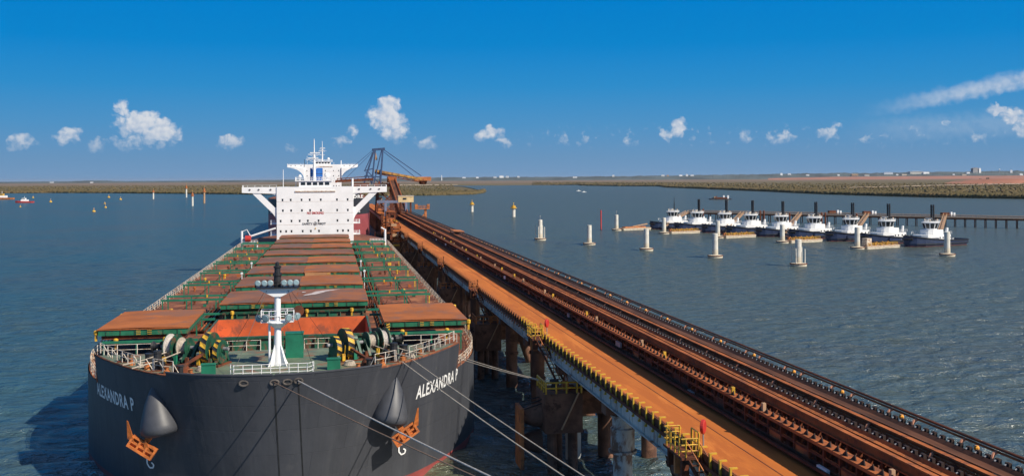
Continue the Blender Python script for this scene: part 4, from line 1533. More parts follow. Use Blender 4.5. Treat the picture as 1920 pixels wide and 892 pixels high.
# ---------------------------------------------------------------- superstructure, shared by both bulk carriers
def house(root, y0, zd, full=True):
    H = 17.9
    zt = zd + H
    hw = 11.8
    b = MB()
    b.box(-hw, hw, y0, y0 + 14, zd, zt, M['white'])
    b.box(-hw + 1.2, hw - 1.2, y0 + 14, y0 + 26, zd, zt - 7, M['white'])
    for k in (4.6, 8.2, 11.8):
        b.box(-hw - .0, hw + .0, y0 - .03, y0 - .004, zt - k, zt - k + .05, M['cream'])
    b.box(-6.2, 6.2, y0 - .25, y0 - .004, zt - 1.6, zt - 1.25, M['cream'])
    top = b.build('superstructure', M['white'], root)
    rows = [(4.05, (-10, -7.5, -4.2, -1.7, 1.7, 6.7, 10)), (7.35, (-9.9, -7.4, -4.1, -1.6, 1.75, 6.75, 10.05)), (10.6, (-10.6, -7.3, -4.8, -2.3, 1.0, 6.8, 10.1)),
            (13.8, (-10.6, -8.95, -7.3, -3.9, -1.4, 1.1, 6.85, 8.5, 10.15)), (16.7, (10.1,))]
    for dz, xs in rows:
        for x in xs:
            w = MB()
            w.box(x - .24, x + .24, y0 - .04, y0 - .006, zt - dz - .32, zt - dz + .32, M['glass'])
            w.box(x - .32, x + .32, y0 - .06, y0 - .041, zt - dz + .33, zt - dz + .40, M['grey'])
            w.build('window', M['glass'], top)
    for s in (-1, 1):
        w = MB()
        w.slab([(s * hw, zt - 2.1), (s * 22.3, zt - 1.75), (s * 22.3, zt), (s * hw, zt)], y0 + .3, y0 + 4.6, M['white'])
        pts = [(s * hw, zt - 10.6), (s * hw, zt - 8.0)]
        # diagonal brace with a rounded root
        if full:
            w.slab([(s * hw, zt - 10.4), (s * (hw + .5), zt - 9.2), (s * (hw + 1.5), zt - 7.9), (s * 19.3, zt - 1.87), (s * 16.9, zt - 1.93), (s * 16.4, zt - 2.4), (s * (hw + .55), zt - 6.4), (s * (hw + .02), zt - 6.3)], y0 + .5, y0 + 1.3, M['white'])
            w.slab([(s * (hw + .02), zt - 2.06), (s * (hw + 2.0), zt - 2.04), (s * (hw + .5), zt - 2.5), (s * (hw + .02), zt - 4.2)], y0 + .5, y0 + 1.26, M['white'])
        else:
            cv = [(s * (22.1 - 10.3 * math.cos(a)), zt - 9.4 + 7.3 * math.sin(a)) for a in np.linspace(0, PI / 2, 9)]
            w.slab([(s * hw, zt - 1.9)] + cv, y0 - .9, y0 + 1.3, M['white'])
        w.rail([(s * hw, y0 + .4, zt), (s * 22.2, y0 + .4, zt), (s * 22.2, y0 + 4.5, zt)], .55, 2.2, .05, 1, M['white'])
        for x in (13.6, 17.2, 19.9):
            w.lathe((s * x, y0 + .2, zt - .75), (0, -1, -.5), [(.12, -.3), (.3, 0), (.3, .15)], 8, M['grey'])
        w.build('bridge_wing', M['white'], root)
        if full:
            # side galleries behind the front
            g = MB()
            for k in (8.0, 11.5, 15.0):
                g.box(min(s * hw, s * (hw + 2.1)), max(s * hw, s * (hw + 2.1)), y0 + 1.5, y0 + 9, zt - k - .15, zt - k, M['white'])
                g.rail([(s * hw, y0 + 1.6, zt - k), (s * (hw + 2.0), y0 + 1.6, zt - k), (s * (hw + 2.0), y0 + 8.9, zt - k)], 1.1, .9, .05, 3, M['white'])
            g.build('gallery', M['white'], top)
    wh = MB()
    wh.box(-5.0, 5.0, y0 + .6, y0 + 6, zt + .004, zt + 1.75, M['white'])
    wh.box(-6.2, 6.2, y0 + .3, y0 + 6.4, zt + 1.755, zt + 2.0, M['white'])
    wh.rail([(-6.1, y0 + .4, zt + 2.0), (6.1, y0 + .4, zt + 2.0), (6.1, y0 + 6.3, zt + 2.0), (-6.1, y0 + 6.3, zt + 2.0), (-6.1, y0 + .4, zt + 2.0)], 1.0, 1.0, .05, 2, M['white'])
    who = wh.build('wheelhouse', M['white'], root)
    for k in range(5):
        w = MB()
        x = -4.4 + k * 1.85
        w.box(x, x + 1.35, y0 + .52, y0 + .595, zt + .55, zt + 1.4, M['glass'])
        w.build('window', M['glass'], who)
    zz = zt + 2.0
    ms = MB()
    ms.lathe((-.3, y0 + 2.6, zz), (0, 0, 1), [(.5, 0), (.4, 5), (.34, 8.2), (.2, 8.4), (.14, 12.4), (.03, 13.2)], 12, M['white'])
    for z, w_ in ((4.2, 1.6), (6.6, 2.6), (8.2, 1.9)):
        ms.beam((-.3 - w_, y0 + 2.4, zz + z), (-.3 + w_, y0 + 2.4, zz + z), .2, .16, M['white'])
        ms.beam((-.3, y0 + 2.4, zz + z - 1.0), (-.3 + w_ * .8, y0 + 2.4, zz + z), .08, .08, M['white'])
        ms.beam((-.3, y0 + 2.4, zz + z - 1.0), (-.3 - w_ * .8, y0 + 2.4, zz + z), .08, .08, M['white'])
    ms.beam((-3.2, y0 + 2.3, zz + 5.2), (-.3, y0 + 2.3, zz + 7.4), .06, .06, M['black'])
    ms.tube([(-3.3, y0 + 2.3, zz + 4.2), (-3.3, y0 + 2.3, zz + 6.6)], .07, 5, M['black'])
    MS = ms.build('radar_mast', M['white'], root)
    ra = MB()
    ra.beam((-2.2, y0 + 2.2, zz + 7.0), (1.0, y0 + 2.2, zz + 7.0), .18, .3, M['white_clean'])
    ra.build('radar_scanner', M['white_clean'], MS)
    ra = MB()
    ra.beam((-1.6, y0 + 2.2, zz + 8.7), (1.5, y0 + 2.2, zz + 8.7), .16, .26, M['white_clean'])
    ra.build('radar_scanner', M['white_clean'], MS)
    for x, h in ((-9.9, 5.4), (11.6, 2.6), (7.0, 1.4), (-6.0, 3.0), (4.2, 2.4)):
        an = MB()
        an.tube([(x, y0 + 3, zt), (x, y0 + 3, zt + h)], .09 if x < 11 else .3, 6, M['white'])
        an.build('whip_aerial', M['white'], root)
    for x, r in ((3.6, .9), (-4.8, .55)):
        dm = MB()
        dm.tube([(x, y0 + 4, zz), (x, y0 + 4, zz + 1.0)], .16, 6, M['white'])
        dm.lathe((x, y0 + 4, zz + .8), (0, 0, 1), [(.1, 0), (r * .8, r * .3), (r, r * .9), (r * .8, r * 1.5), (.15, r * 1.9)], 14, M['white_clean'])
        dm.build('satellite_dome', M['white_clean'], root)
    return top, zt


TOP, ZT = house(SHIP, 234.5, ZM)
text_on('NO SMOKING', 1.15, lambda u, v: (-2.55 + u, 234.43, ZT - 8.55 + v), M['red'], 'lettering', TOP, width=5.1, bold=.02, cuts=9)
text_on('SAFETY', .95, lambda u, v: (-4.0 + u, 234.43, ZT - 11.85 + v), M['black'], 'lettering', TOP, width=3.2, bold=.02, cuts=9)
text_on('FIRST', .95, lambda u, v: (.75 + u, 234.43, ZT - 11.85 + v), M['black'], 'lettering', TOP, width=2.5, bold=.02, cuts=9)
q = MB()
ring = [(-.05 + .5 * math.cos(2 * PI * k / 20), 234.44, ZT - 11.5 + .5 * math.sin(2 * PI * k / 20)) for k in range(21)]
q.tube(ring, .06, 5, M['black'], cap=False)
q.box(-.37, .27, 234.41, 234.44, ZT - 11.57, ZT - 11.43, M['black'])
q.box(-.12, .02, 234.405, 234.409, ZT - 11.82, ZT - 11.18, M['black'])
q.build('cross_emblem', M['black'], TOP)
q = MB()
q.lathe((0, 234.46, ZT - 13.0), (0, -1, 0), [(.22, 0), (.2, .12)], 10, M['yellow'])
q.build('deck_light', M['yellow'], TOP)
fn = MB()
fn.lathe((.1, 254, ZM + 10), (0, 0, 1), [(2.2, 0), (2.05, 9.2), (2.05, 13.9), (1.9, 14.0)], 20, M['blue'])
fn.lathe((-.6, 254, ZM + 23.5), (0, 0, 1), [(.4, 0), (.4, 1.3)], 8, M['black'])
for z in (20.8, 22.0):
    fn.lathe((.1, 254, ZM + z), (0, 0, 1), [(2.1, 0), (2.1, .12)], 20, M['black'])
fn.build('funnel', M['blue'], SHIP)
# provision cranes by the accommodation
for s in (-1, 1):
    c = MB()
    y = 214
    x = s * 20.6
    c.tube([(x, y, ZM), (x, y, ZM + 5.4)], .32, 8, M['white'])
    c.box(min(x, x - s * 4.6), max(x, x - s * 4.6), y - .9, y + .9, ZM + 1.5, ZM + 1.75, M['white'])
    c.tube([(x - s * 4.3, y, ZM), (x - s * 4.3, y, ZM + 1.5)], .2, 6, M['white'])
    c.rail([(x, y - .9, ZM + 1.75), (x - s * 4.5, y - .9, ZM + 1.75)], .9, .9, .06, 2, M['white'])
    if s < 0:
        c.tube([(x + .4, y, ZM + 3.2), (x + 9.6, y - .2, ZM + 6.1)], .28, 8, M['white'])
        c.tube([(x, y, ZM + 5.2), (x + 1.4, y, ZM + 5.8), (x + 2.6, y, ZM + 3.6)], .12, 6, M['white'])
        c.lathe((x + 1.0, y - .6, ZM + 3.2), (1, 0, 0), [(.9, 0), (.9, 1.6)], 12, M['red'])
    else:
        c.tube([(x, y, ZM + 5.2), (x - 1.2, y, ZM + 5.9)], .2, 6, M['white'])
    c.build('provision_crane', M['white'], SHIP)
# ================================================================== second bulk carrier, unladen, berthed astern
S2 = thing('bulk_carrier', 'second bulk carrier riding high with black topsides and red bottom, moored behind the foreground ship', 'ship', (-5.6, 425, 0))
h2, T2 = hull_mesh(24.4, 21.2, 17, [-1.5, 3, 7, 11, 14.3, 15.0, 17, 19, 21, 'top'], lambda z: M['boot2'] if z < 14.5 else M['ship_blue'], 0.0, 24.4) if M.setdefault('boot2', mat('faded_red_bottom', (0.30, 0.065, 0.075), .65, var=.12, vs=.1)) else None
H2 = h2.build('hull', M['ship_blue'], S2, smooth=True)
o = deck_outline(.6, 288, .3, 21.0, 24.4)
deck_half(o, 21.1, M['deck_rust']).build('main_deck', M['deck_rust'], S2)
deck_half(deck_outline(.6, 17, .25, 24, 24.4), 24.0, M['deck_rust']).build('forecastle_deck', M['deck_rust'], S2)
for i in range(9):
    q = MB()
    q.box(-9.8, 9.8, 32 + i * HP, 32 + i * HP + HLEN, 21.1, 24.2, M['green'], M['cover'])
    q.build('hatch_cover', M['cover'], S2)
house(S2, 236, 21.1, full=False)
# part of the name on its bow
text_on('ORE', 2.0, lambda u, v: tuple(hull_pt(1, t_of_hb(14.2 + u * .62, 21.3), 21.3 + v) + Vector((.14, -.16, 0))), M['white'], 'ship_name', H2, width=7.6, bold=.04, cuts=.5)
q = MB()
q.lathe((.5, 9, 24), (0, 0, 1), [(.5, 0), (.3, 6), (.25, 8)], 8, M['white'])
q.build('foremast', M['white'], S2)

# ================================================================== the jetty
M['soot'] = mat('sooty_rubber', (0.030, 0.014, 0.010), .8)
JX0, JX1, JZ = 22.9, 35.0, 12.1
JETTY = thing('ore_jetty', 'long ore loading jetty on steel piles with an orange dusted roadway along its edge', 'jetty', (28, 104, 0))
ox, oy = -28, -104
JY0, JY1 = 14, 720


def jb():
    return MB()


q = MB()
ys = list(np.arange(JY0, JY1, 24.0)) + [JY1]
for a, b in zip(ys[:-1], ys[1:]):
    q.box(JX0 + ox, 28.05 + ox, a + oy, b + oy, JZ - .35, JZ, M['road'])
q.build('roadway', M['road'], JETTY)
q = MB()
q.box(25.62 + ox, 25.70 + ox, JY0 + oy, JY1 + oy, JZ + .004, JZ + .012, M['rust'])
q.build('rail_groove', M['rust'], JETTY)
q = MB()
q.box(27.61 + ox, 34.2 + ox, JY0 + oy, JY1 + oy, JZ - .75, JZ - .36, M['rust'])
for k in np.arange(JY0 + 3, 420, 6.0):
    q.box(27.62 + ox, 34.2 + ox, k + oy, k + .3 + oy, JZ - 1.3, JZ - .752, M['rust'])
q.build('conveyor_deck', M['rust'], JETTY)
q = MB()
q.box(33.95 + ox, 34.2 + ox, JY0 + oy, 560 + oy, JZ - 5.4, JZ - 2.1, M['rust'])  # unseen skirt added to shade the water under the deck
q.build('shading_skirt', M['rust'], JETTY)
BENTS = [104 + 18.5 * k for k in range(-4, 34)]
for k, (a, b) in enumerate(zip(BENTS[:-1], BENTS[1:])):
    q = MB()
    q.box(JX0 + .12 + ox, JX0 + .3 + ox, a + .02 + oy, b - .02 + oy, JZ - 1.9, JZ - .36, M['girder'])
    q.box(JX0 - .1 + ox, JX0 + .55 + ox, a + .02 + oy, b - .02 + oy, JZ - 2.0, JZ - 1.9, M['girder'])
    q.box(JX0 + ox, JX0 + .115 + ox, a + .02 + oy, a + .18 + oy, JZ - 1.89, JZ - .36, M['girder'])
    if b < 330:
        for j in range(1, 6):
            yy = a + (b - a) * j / 6
            q.box(JX0 + .05 + ox, JX0 + .115 + ox, yy + oy, yy + .06 + oy, JZ - 1.89, JZ - .36, M['girder'])
    q.box(27.3 + ox, 27.6 + ox, a + oy, b + oy, JZ - 2.0, JZ - .8, M['rust'])
    q.box(33.6 + ox, 33.9 + ox, a + oy, b + oy, JZ - 2.0, JZ - .8, M['rust'])
    q.build('girder', M['girder'], JETTY)
for k, y in enumerate(BENTS):
    q = MB()
    q.box(23.2 + ox, 34.6 + ox, y - .75 + oy, y + .75 + oy, JZ - 3.2, JZ - 2.02, M['conc_rust'])
    q.build('crosshead', M['conc_rust'], JETTY)
    for x, lean in ((24.9, 0), (28.4, 3.4 if k % 2 else 0), (33.2, 0)):
        q = MB()
        m_ = M['girder'] if x < 25 and k in (2, 3, 4) else M['conc_rust']
        n = 16 if k < 8 else 8
        prof = [(.82, 0), (.82, 4.6), (.98, 4.62), (.98, 4.95), (.84, 5.0), (.84, JZ - 3.4), (1.2, JZ - 3.3)]
        if k < 4 and x < 25:
            prof = [(.84, 0), (.84, 5.4), (1.25, 5.5), (1.25, 5.7), (1.05, 5.75), (1.05, 7.6), (.9, 7.7), (.9, 8.4), (1.15, JZ - 3.3)]
        q.lathe((x + lean + ox, y + oy, -1.5), (-lean, 0, JZ - 1.8), [(r, h + (1.5 if i else 0)) for i, (r, h) in enumerate(prof)], n, m_)
        q.build('pile', m_, JETTY, smooth=True)
# kerb, yellow posts
q = MB()
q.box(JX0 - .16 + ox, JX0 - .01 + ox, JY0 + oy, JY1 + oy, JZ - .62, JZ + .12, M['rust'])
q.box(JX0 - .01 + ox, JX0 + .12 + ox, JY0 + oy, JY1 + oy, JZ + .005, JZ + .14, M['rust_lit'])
q.build('kerb', M['rust'], JETTY)
postv = MB()
postv.box(-.05, .06, -.09, .09, -.95, .42, M['yellow'])
postv.box(-.07, .42, -.09, .09, .421, .50, M['yellow'])
postv.box(-.12, -.055, -.12, .12, -.95, -.85, M['yellow'])
pm = postv.mesh('kerb_post', M['yellow'])
post_y = [46 + 1.6 * k for k in range(230)]
pm2 = pm.copy()
pm2.materials.clear()
pm2.materials.append(M['rust_orange'])
for y in post_y[:100]:
    o = bpy.data.objects.new('kerb_post', pm if y < 122 else pm2)
    COL.objects.link(o)
    o.parent = JETTY
    o.location = (JX0 - .25 + ox, y + oy, JZ)
q = MB()
for y in post_y[100:]:
    q.box(JX0 - .30 + ox, JX0 - .19 + ox, y - .09 + oy, y + .09 + oy, JZ - .95, JZ + .42, M['rust_orange'])
    q.box(JX0 - .32 + ox, JX0 + .10 + ox, y - .09 + oy, y + .09 + oy, JZ + .421, JZ + .5, M['rust_orange'])
tag(q.build('kerb_post', M['rust_orange'], JETTY), kind='stuff')
# edge pipe carried by the posts
q = MB()
q.tube([(JX0 - .42 + ox, JY0 + oy, JZ - .45), (JX0 - .42 + ox, 420 + oy, JZ - .45)], .11, 6, M['rust'])
q.build('edge_pipe', M['rust'], JETTY)
# windbreak wall of service panels between the roadway and the conveyors
q = MB()
WX = 28.1
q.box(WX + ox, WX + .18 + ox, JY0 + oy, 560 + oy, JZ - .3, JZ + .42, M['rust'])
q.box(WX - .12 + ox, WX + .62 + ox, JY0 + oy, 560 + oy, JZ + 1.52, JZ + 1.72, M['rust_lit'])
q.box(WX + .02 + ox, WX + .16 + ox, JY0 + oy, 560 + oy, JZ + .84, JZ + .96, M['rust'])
for y in np.arange(JY0 + 1, 420, 1.9):
    q.box(WX + .005 + ox, WX + .175 + ox, y + oy, y + .16 + oy, JZ + .42, JZ + 1.515, M['rust'])
    if random.random() < .35:
        q.box(WX + .06 + ox, WX + .12 + ox, y + .17 + oy, y + 1.88 + oy, JZ + .425, JZ + .835, M[random.choice(['rust', 'rust_lit', 'rust'])])
q.box(WX - .55 + ox, WX - .35 + ox, JY0 + oy, 560 + oy, JZ + .28, JZ + .42, M['rust'])
for y in np.arange(40, 330, .95):  # teeth added on the wall top to cast a sawtooth shadow edge
    q.add([(WX + .1 + ox, y + oy, JZ + 1.722), (WX + .1 + ox, y + .55 + oy, JZ + 1.722), (WX + .1 + ox, y + .12 + oy, JZ + 2.05), (WX + .16 + ox, y + oy, JZ + 1.722), (WX + .16 + ox, y + .55 + oy, JZ + 1.722), (WX + .16 + ox, y + .12 + oy, JZ + 2.05)],
          [(0, 2, 1), (3, 4, 5), (0, 1, 4, 3), (1, 2, 5, 4), (2, 0, 3, 5)], M['soot'])
q.tube([(WX - .25 + ox, JY0 + oy, JZ + .2), (WX - .25 + ox, 560 + oy, JZ + .2)], .14, 6, M['rust'])
q.build('service_wall', M['rust'], JETTY)
for k in range(34):
    y = 47 + k * 7.3 + random.uniform(-2, 2)
    q = MB()
    if k % 3 == 1:
        z = JZ + random.uniform(.1, .9)
        q.box(WX - .32 + ox, WX - .13 + ox, y + oy, y + random.uniform(.5, 1.6) + oy, z, z + random.uniform(.2, .5), M[random.choice(['grey', 'rust_lit', 'white'])])
        q.build('junction_box', M['grey'], JETTY)
    else:
        q.box(WX + .1 + ox, WX + .32 + ox, y + oy, y + .28 + oy, JZ + 1.73, JZ + 2.25, M['yellow' if k % 2 else 'tan'])
        q.build('marker_post', M['yellow'], JETTY)
q = MB()
for y in np.arange(40, 330, .85):
    if random.random() < .75:
        x = WX + random.uniform(.75, 2.0)
        q.box(x + ox, x + random.uniform(.05, .3) + ox, y + oy, y + random.uniform(.05, .4) + oy, JZ - .355, JZ - .355 + random.uniform(.03, .25), M[random.choice(['tan', 'rust_lit', 'grey'])])
tag(q.build('spillage', M['rust_lit'], JETTY), kind='stuff')


# ================================================================== conveyors
def conveyor(name, label, x0, x1, zt, near_h, y0, y1, legs, belt='belt'):
    c = thing(name, label, 'conveyor', ((x0 + x1) / 2, 104, JZ), group='belt conveyors on the jetty')
    cx = (x0 + x1) / 2
    hw = (x1 - x0) / 2
    yo = -104
    q = MB()
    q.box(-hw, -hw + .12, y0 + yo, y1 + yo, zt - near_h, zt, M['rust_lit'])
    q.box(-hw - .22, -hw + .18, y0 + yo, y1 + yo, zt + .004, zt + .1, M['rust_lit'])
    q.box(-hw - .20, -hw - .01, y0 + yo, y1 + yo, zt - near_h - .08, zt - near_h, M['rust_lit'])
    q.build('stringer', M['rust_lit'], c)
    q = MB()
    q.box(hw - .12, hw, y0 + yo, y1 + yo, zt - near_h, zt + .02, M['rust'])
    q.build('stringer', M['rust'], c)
    q = MB()
    ysn = list(np.arange(y0, y1, 3.0)) + [y1]
    vs = []
    prof = [(-hw + .16, .16), (-hw * .5, .02), (0, -.02), (hw * .5, .02), (hw - .16, .20)]
    for y in ysn:
        for x, z in prof:
            vs.append((x, y + yo, zt + z + random.uniform(-.012, .012)))
    n = len(prof)
    q.add(vs, [(j * n + i, j * n + i + 1, (j + 1) * n + i + 1, (j + 1) * n + i) for j in range(len(ysn) - 1) for i in range(n - 1)], M[belt])
    q.build('belt', M[belt], c)
    q = MB()
    q.box(-hw + .2, hw - .2, y0 + yo, y1 + yo, zt - 1.0, zt - .95, M['belt'])
    q.build('return_belt', M['belt'], c)
    lg = MB()
    lg.box(-hw - .06, -hw + .16, -.11, .11, -.36, zt - near_h - .085, M['rust'])
    lg.box(hw - .16, hw + .02, -.09, .09, -.36, zt - near_h, M['rust'])
    lg.beam((-hw + .17, 0, .1), (hw - .17, 0, zt - .6), .08, .08, M['rust'])
    lm = lg.mesh('leg', M['rust'])
    yy = [y0 + 1 + legs * k for k in range(int((y1 - y0 - 2) / legs))]
    near = [y for y in yy if y > 42][:100]
    for y in near:
        o = bpy.data.objects.new('leg', lm)
        COL.objects.link(o)
        o.parent = c
        o.location = (0, y + yo, 0)
    rest = [y for y in yy if y not in near]
    q = MB()
    for y in rest:
        q.box(-hw - .06, -hw + .16, y - .11 + yo, y + .11 + yo, -.36, zt - near_h - .085, M['rust'])
        q.box(hw - .16, hw + .02, y - .09 + yo, y + .09 + yo, -.36, zt - near_h, M['rust'])
    tag(q.build('leg', M['rust'], c), kind='stuff')
    # idler brackets standing proud along the far edge of the belt
    im = MB()
    im.box(hw - .02, hw + .16, -.16, .16, zt - .25, zt + .33, M['soot'] if 'soot' in M else M.setdefault('soot', mat('sooty_rubber', (0.022, 0.014, 0.012), .7)))
    im.tube([(hw - .05, 0, zt + .24), (hw - .16, 0, zt + .2)], .05, 6, M['grey'])
    imm = im.mesh('idler', M['black'])
    iy = [42 + .8 * k for k in range(int((y1 - 45) / .8))]
    for y in iy[:100]:
        o = bpy.data.objects.new('idler', imm)
        COL.objects.link(o)
        o.parent = c
        o.location = (0, y + yo, 0)
    q = MB()
    for y in iy[100:]:
        q.box(hw - .02, hw + .16, y - .12 + yo, y + .12 + yo, zt - .25, zt + .30, M['soot'])
    tag(q.build('idler', M['rust'], c), kind='stuff')
    return c, cx, hw


C1, c1x, c1w = conveyor('belt_conveyor', 'rusty belt conveyor running beside the roadway, nearer the ship', 29.7, 30.8, 2.25, .5, 14, 470, 1.25, 'belt_dusty')
C2, c2x, c2w = conveyor('belt_conveyor', 'rusty belt conveyor on the open-water edge of the jetty under a double pipe rail', 32.0, 33.5, 2.5, .26, 14, 470, 2.5)
# double pipe rail with swan-neck brackets, pull cord line with bolts
q = MB()
q.tube([(34.05 - c2x, 14 - 104, 3.14), (34.05 - c2x, 470 - 104, 3.14)], .085, 6, M['rust'])
q.tube([(34.05 - c2x, 14 - 104, 2.95), (34.05 - c2x, 470 - 104, 2.95)], .07, 6, M['rust_lit'])
q.build('pipe_rail', M['rust'], C2)
sn = MB()
sn.tube([(.82, 0, 1.7), (.82, 0, 2.5), (.86, .03, 2.72), (.98, .1, 2.86), (1.15, .2, 2.92), (1.32, .3, 2.93)], .10, 6, M['bracket'] if 'bracket' in M else M.setdefault('bracket', mat('dusty_bracket', (0.50, 0.22, 0.13), .8, var=.2, vs=2)))
snm = sn.mesh('swan_neck_bracket', M['bracket'], True)
sny = []
y = 40
k = 0
while y < 330:
    sny.append(y)
    y += 2.7 if k % 2 == 0 else 4.6
    k += 1
for y in sny[:80]:
    o = bpy.data.objects.new('swan_neck_bracket', snm)
    COL.objects.link(o)
    o.parent = C2
    o.location = (0, y - 104, 0)
sn = MB()
sn.tube([(-1.25, 0, -.3), (-1.25, 0, 2.0), (-1.21, .03, 2.22), (-1.08, .1, 2.36), (-.9, .2, 2.42), (-.74, .26, 2.42)], .10, 6, M['bracket'])
snm = sn.mesh('swan_neck_bracket', M['bracket'], True)
for k in range(20):
    o = bpy.data.objects.new('swan_neck_bracket', snm)
    COL.objects.link(o)
    o.parent = C2
    o.location = (0, 43 + k * 6.6 - 104, 0)
lm_ = MB()
lm_.lathe((1.32, 0, 2.72), (0, 0, -1), [(.1, -.1), (.16, 0), (.13, .14)], 8, M['lamp_amber'])
lmm = lm_.mesh('lamp', M['lamp_amber'])
for k in range(28):
    o = bpy.data.objects.new('lamp', lmm)
    COL.objects.link(o)
    o.parent = C2
    o.location = (0, 42 + k * 7.3 - 104, 0)
q = MB()
q.tube([(-c2w - .3, 14 - 104, 2.16), (-c2w - .3, 470 - 104, 2.16)], .07, 6, M['rust'])
for k in range(300):
    yy = 40 + .55 * k - 104
    q.box(-c2w - .39, -c2w - .33, yy, yy + .12, 2.19, 2.25, M['tan'])
q.build('cord_pipe', M['rust'], C2)
for k in range(40):
    q = MB()
    yy = 42 + 3.3 * k + random.uniform(-.8, .8) - 104
    x = random.choice([-1.6, -1.35, -1.05])
    q.tube([(x, yy, -.3), (x, yy, random.uniform(1.2, 1.9))], .06, 5, M[random.choice(['tan', 'grey', 'rust_lit'])])
    if k % 7 == 3:
        q.box(x - .2, x + .2, yy + .2, yy + 1.0, 1.0, 1.7, M['rust_lit'])
        q.box(x - .3, x + .3, yy + .1, yy + 1.2, 1.72, 1.78, M['tan'])
    q.build('cable_stand', M['tan'], C2)
# far handrail gallery and small roof further along
q = MB()
for k in range(70):
    yy = 190 + 3.2 * k - 104
    q.beam((1.0, yy, 1.2), (1.9, yy, 2.5), .1, .1, M['rust'])
q.box(1.35, 2.4, 195 - 104, 420 - 104, 1.05, 1.18, M['rust_lit'])
q.rail([(2.4, 195 - 104, 1.15), (2.4, 420 - 104, 1.15)], 1.1, 3.2, .07, 2, M['rust'])
q.build('walkway', M['rust_lit'], C2)
q = MB()
q.add([(-.9, 268 - 104, 3.3), (2.0, 268 - 104, 3.1), (2.0, 277 - 104, 3.1), (-.9, 277 - 104, 3.3), (-.9, 268 - 104, 3.45), (2.0, 268 - 104, 3.25), (2.0, 277 - 104, 3.25), (-.9, 277 - 104, 3.45)],
      [(3, 2, 1, 0), (4, 5, 6, 7), (0, 1, 5, 4), (1, 2, 6, 5), (2, 3, 7, 6), (3, 0, 4, 7)], M['rust_orange'])
for yy in (268.3, 276.7):
    for x in (-.7, 1.8):
        q.beam((x, yy - 104, 1.0), (x, yy - 104, 3.2), .15, .15, M['rust'])
q.build('belt_shelter', M['rust_orange'], C2)

# ================================================================== berthing dolphins with fenders
def dolphin(rail_m='yellow'):
    r = thing('berthing_dolphin', 'x', 'dolphin', group='berthing dolphins between the ship and the jetty')
    q = MB()
    q.box(.6, 4.4, -2.2, 2.2, 4.2, 8.1, M['conc_rust'])
    q.box(2.0, 8.6, 1.2, 3.6, 5.2, 7.6, M['conc_rust'])
    q.build('concrete_block', M['conc_rust'], r)
    for x, y in ((1.5, -1.2), (3.6, -1.2), (2.6, 1.3)):
        q = MB()
        q.lathe((x, y, -1.5), (0, 0, 1), [(.5, 0), (.5, 5.7)], 12, M['conc_rust'])
        q.build('pile', M['conc_rust'], r)
    q = MB()
    q.box(-1.75, -1.4, -1.5, 1.5, .6, 6.6, M['rust_orange'])
    for z in (1.6, 3.1, 4.6, 6.0):
        q.box(-1.395, -1.25, -1.45, 1.45, z, z + .15, M['rust'])
    q.build('fender_panel', M['rust_orange'], r)
    for z in (3.0, 5.6):
        q = MB()
        q.lathe((-1.24, 0, z), (1, 0, 0), [(.72, 0), (.8, .3), (1.1, 1.1), (1.2, 1.82)], 16, M['conc_rust'])
        q.build('rubber_fender', M['black'], r, smooth=True)
    for z in (6.9, 7.3):
        for d in (-1, 1):
            q = MB()
            q.tube([(-1.4, d * .9, z - .5), (.58, d * .6, z)], .06, 5, M['black'])
            q.build('fender_chain', M['black'], r)
    q = MB()
    q.rail([(.7, 2.1, 8.1), (.7, -2.1, 8.1), (4.3, -2.1, 8.1)], 1.1, 1.05, .08, 2, M[rail_m])
    q.beam((4.0, -2.3, 8.2), (2.2, -2.4, 4.6), .14, .14, M['tan'])
    q.build('guard_rail', M['yellow'], r)
    q = MB()
    q.lathe((2.0, 0, 8.1), (0, 0, 1), [(.5, 0), (.35, .2), (.3, .7), (.5, .8), (.45, 1.0)], 12, M['black'])
    q.box(2.8, 3.4, -.6, .4, 8.1, 8.9, M['rust_orange'])
    q.build('mooring_hook', M['black'], r)
    # stair up to the jetty and its landing cage
    st = MB()
    a, b = Vector((3.6, 2.6, 7.6)), Vector((2.1, 8.0, JZ - .1))
    for d in (-.4, .4):
        st.beam(a + Vector((d, 0, 0)), b + Vector((d, 0, 0)), .1, .28, M['rust'])
        st.beam(a + Vector((d, 0, 1.0)), b + Vector((d, 0, 1.0)), .06, .06, M['rust_orange'])
        for t in (0, .25, .5, .75, 1):
            p = a.lerp(b, t) + Vector((d, 0, 0))
            st.beam(p, p + Vector((0, 0, 1.0)), .06, .06, M['rust_orange'])
    for k in range(14):
        p = a.lerp(b, (k + .5) / 14)
        st.box(p.x - .38, p.x + .38, p.y - .12, p.y + .12, p.z, p.z + .04, M['rust'])
    st.build('access_stair', M['rust'], r)
    cg = MB()
    cg.box(1.3, 2.42, 7.6, 11.2, JZ - .25, JZ - .1, M['rust'])
    cg.rail([(2.4, 7.7, JZ - .1), (1.35, 7.7, JZ - .1), (1.35, 11.1, JZ - .1), (2.4, 11.1, JZ - .1)], 1.15, .8, .045, 3, M[rail_m])
    cg.rail([(2.45, 7.7, JZ - .1), (2.45, 9.0, JZ - .1)], 1.5, .6, .05, 2, M[rail_m])
    for k in range(7):
        cg.box(1.4 + .15 * (k % 3), 1.9 + .1 * k, 7.9 + k * .42, 8.15 + k * .42, JZ - 1.3 - .2 * (k % 2), JZ - .3, M['rust_orange' if k % 2 else 'rust'])
    cg.build('landing_cage', M['yellow'], r)
    return r


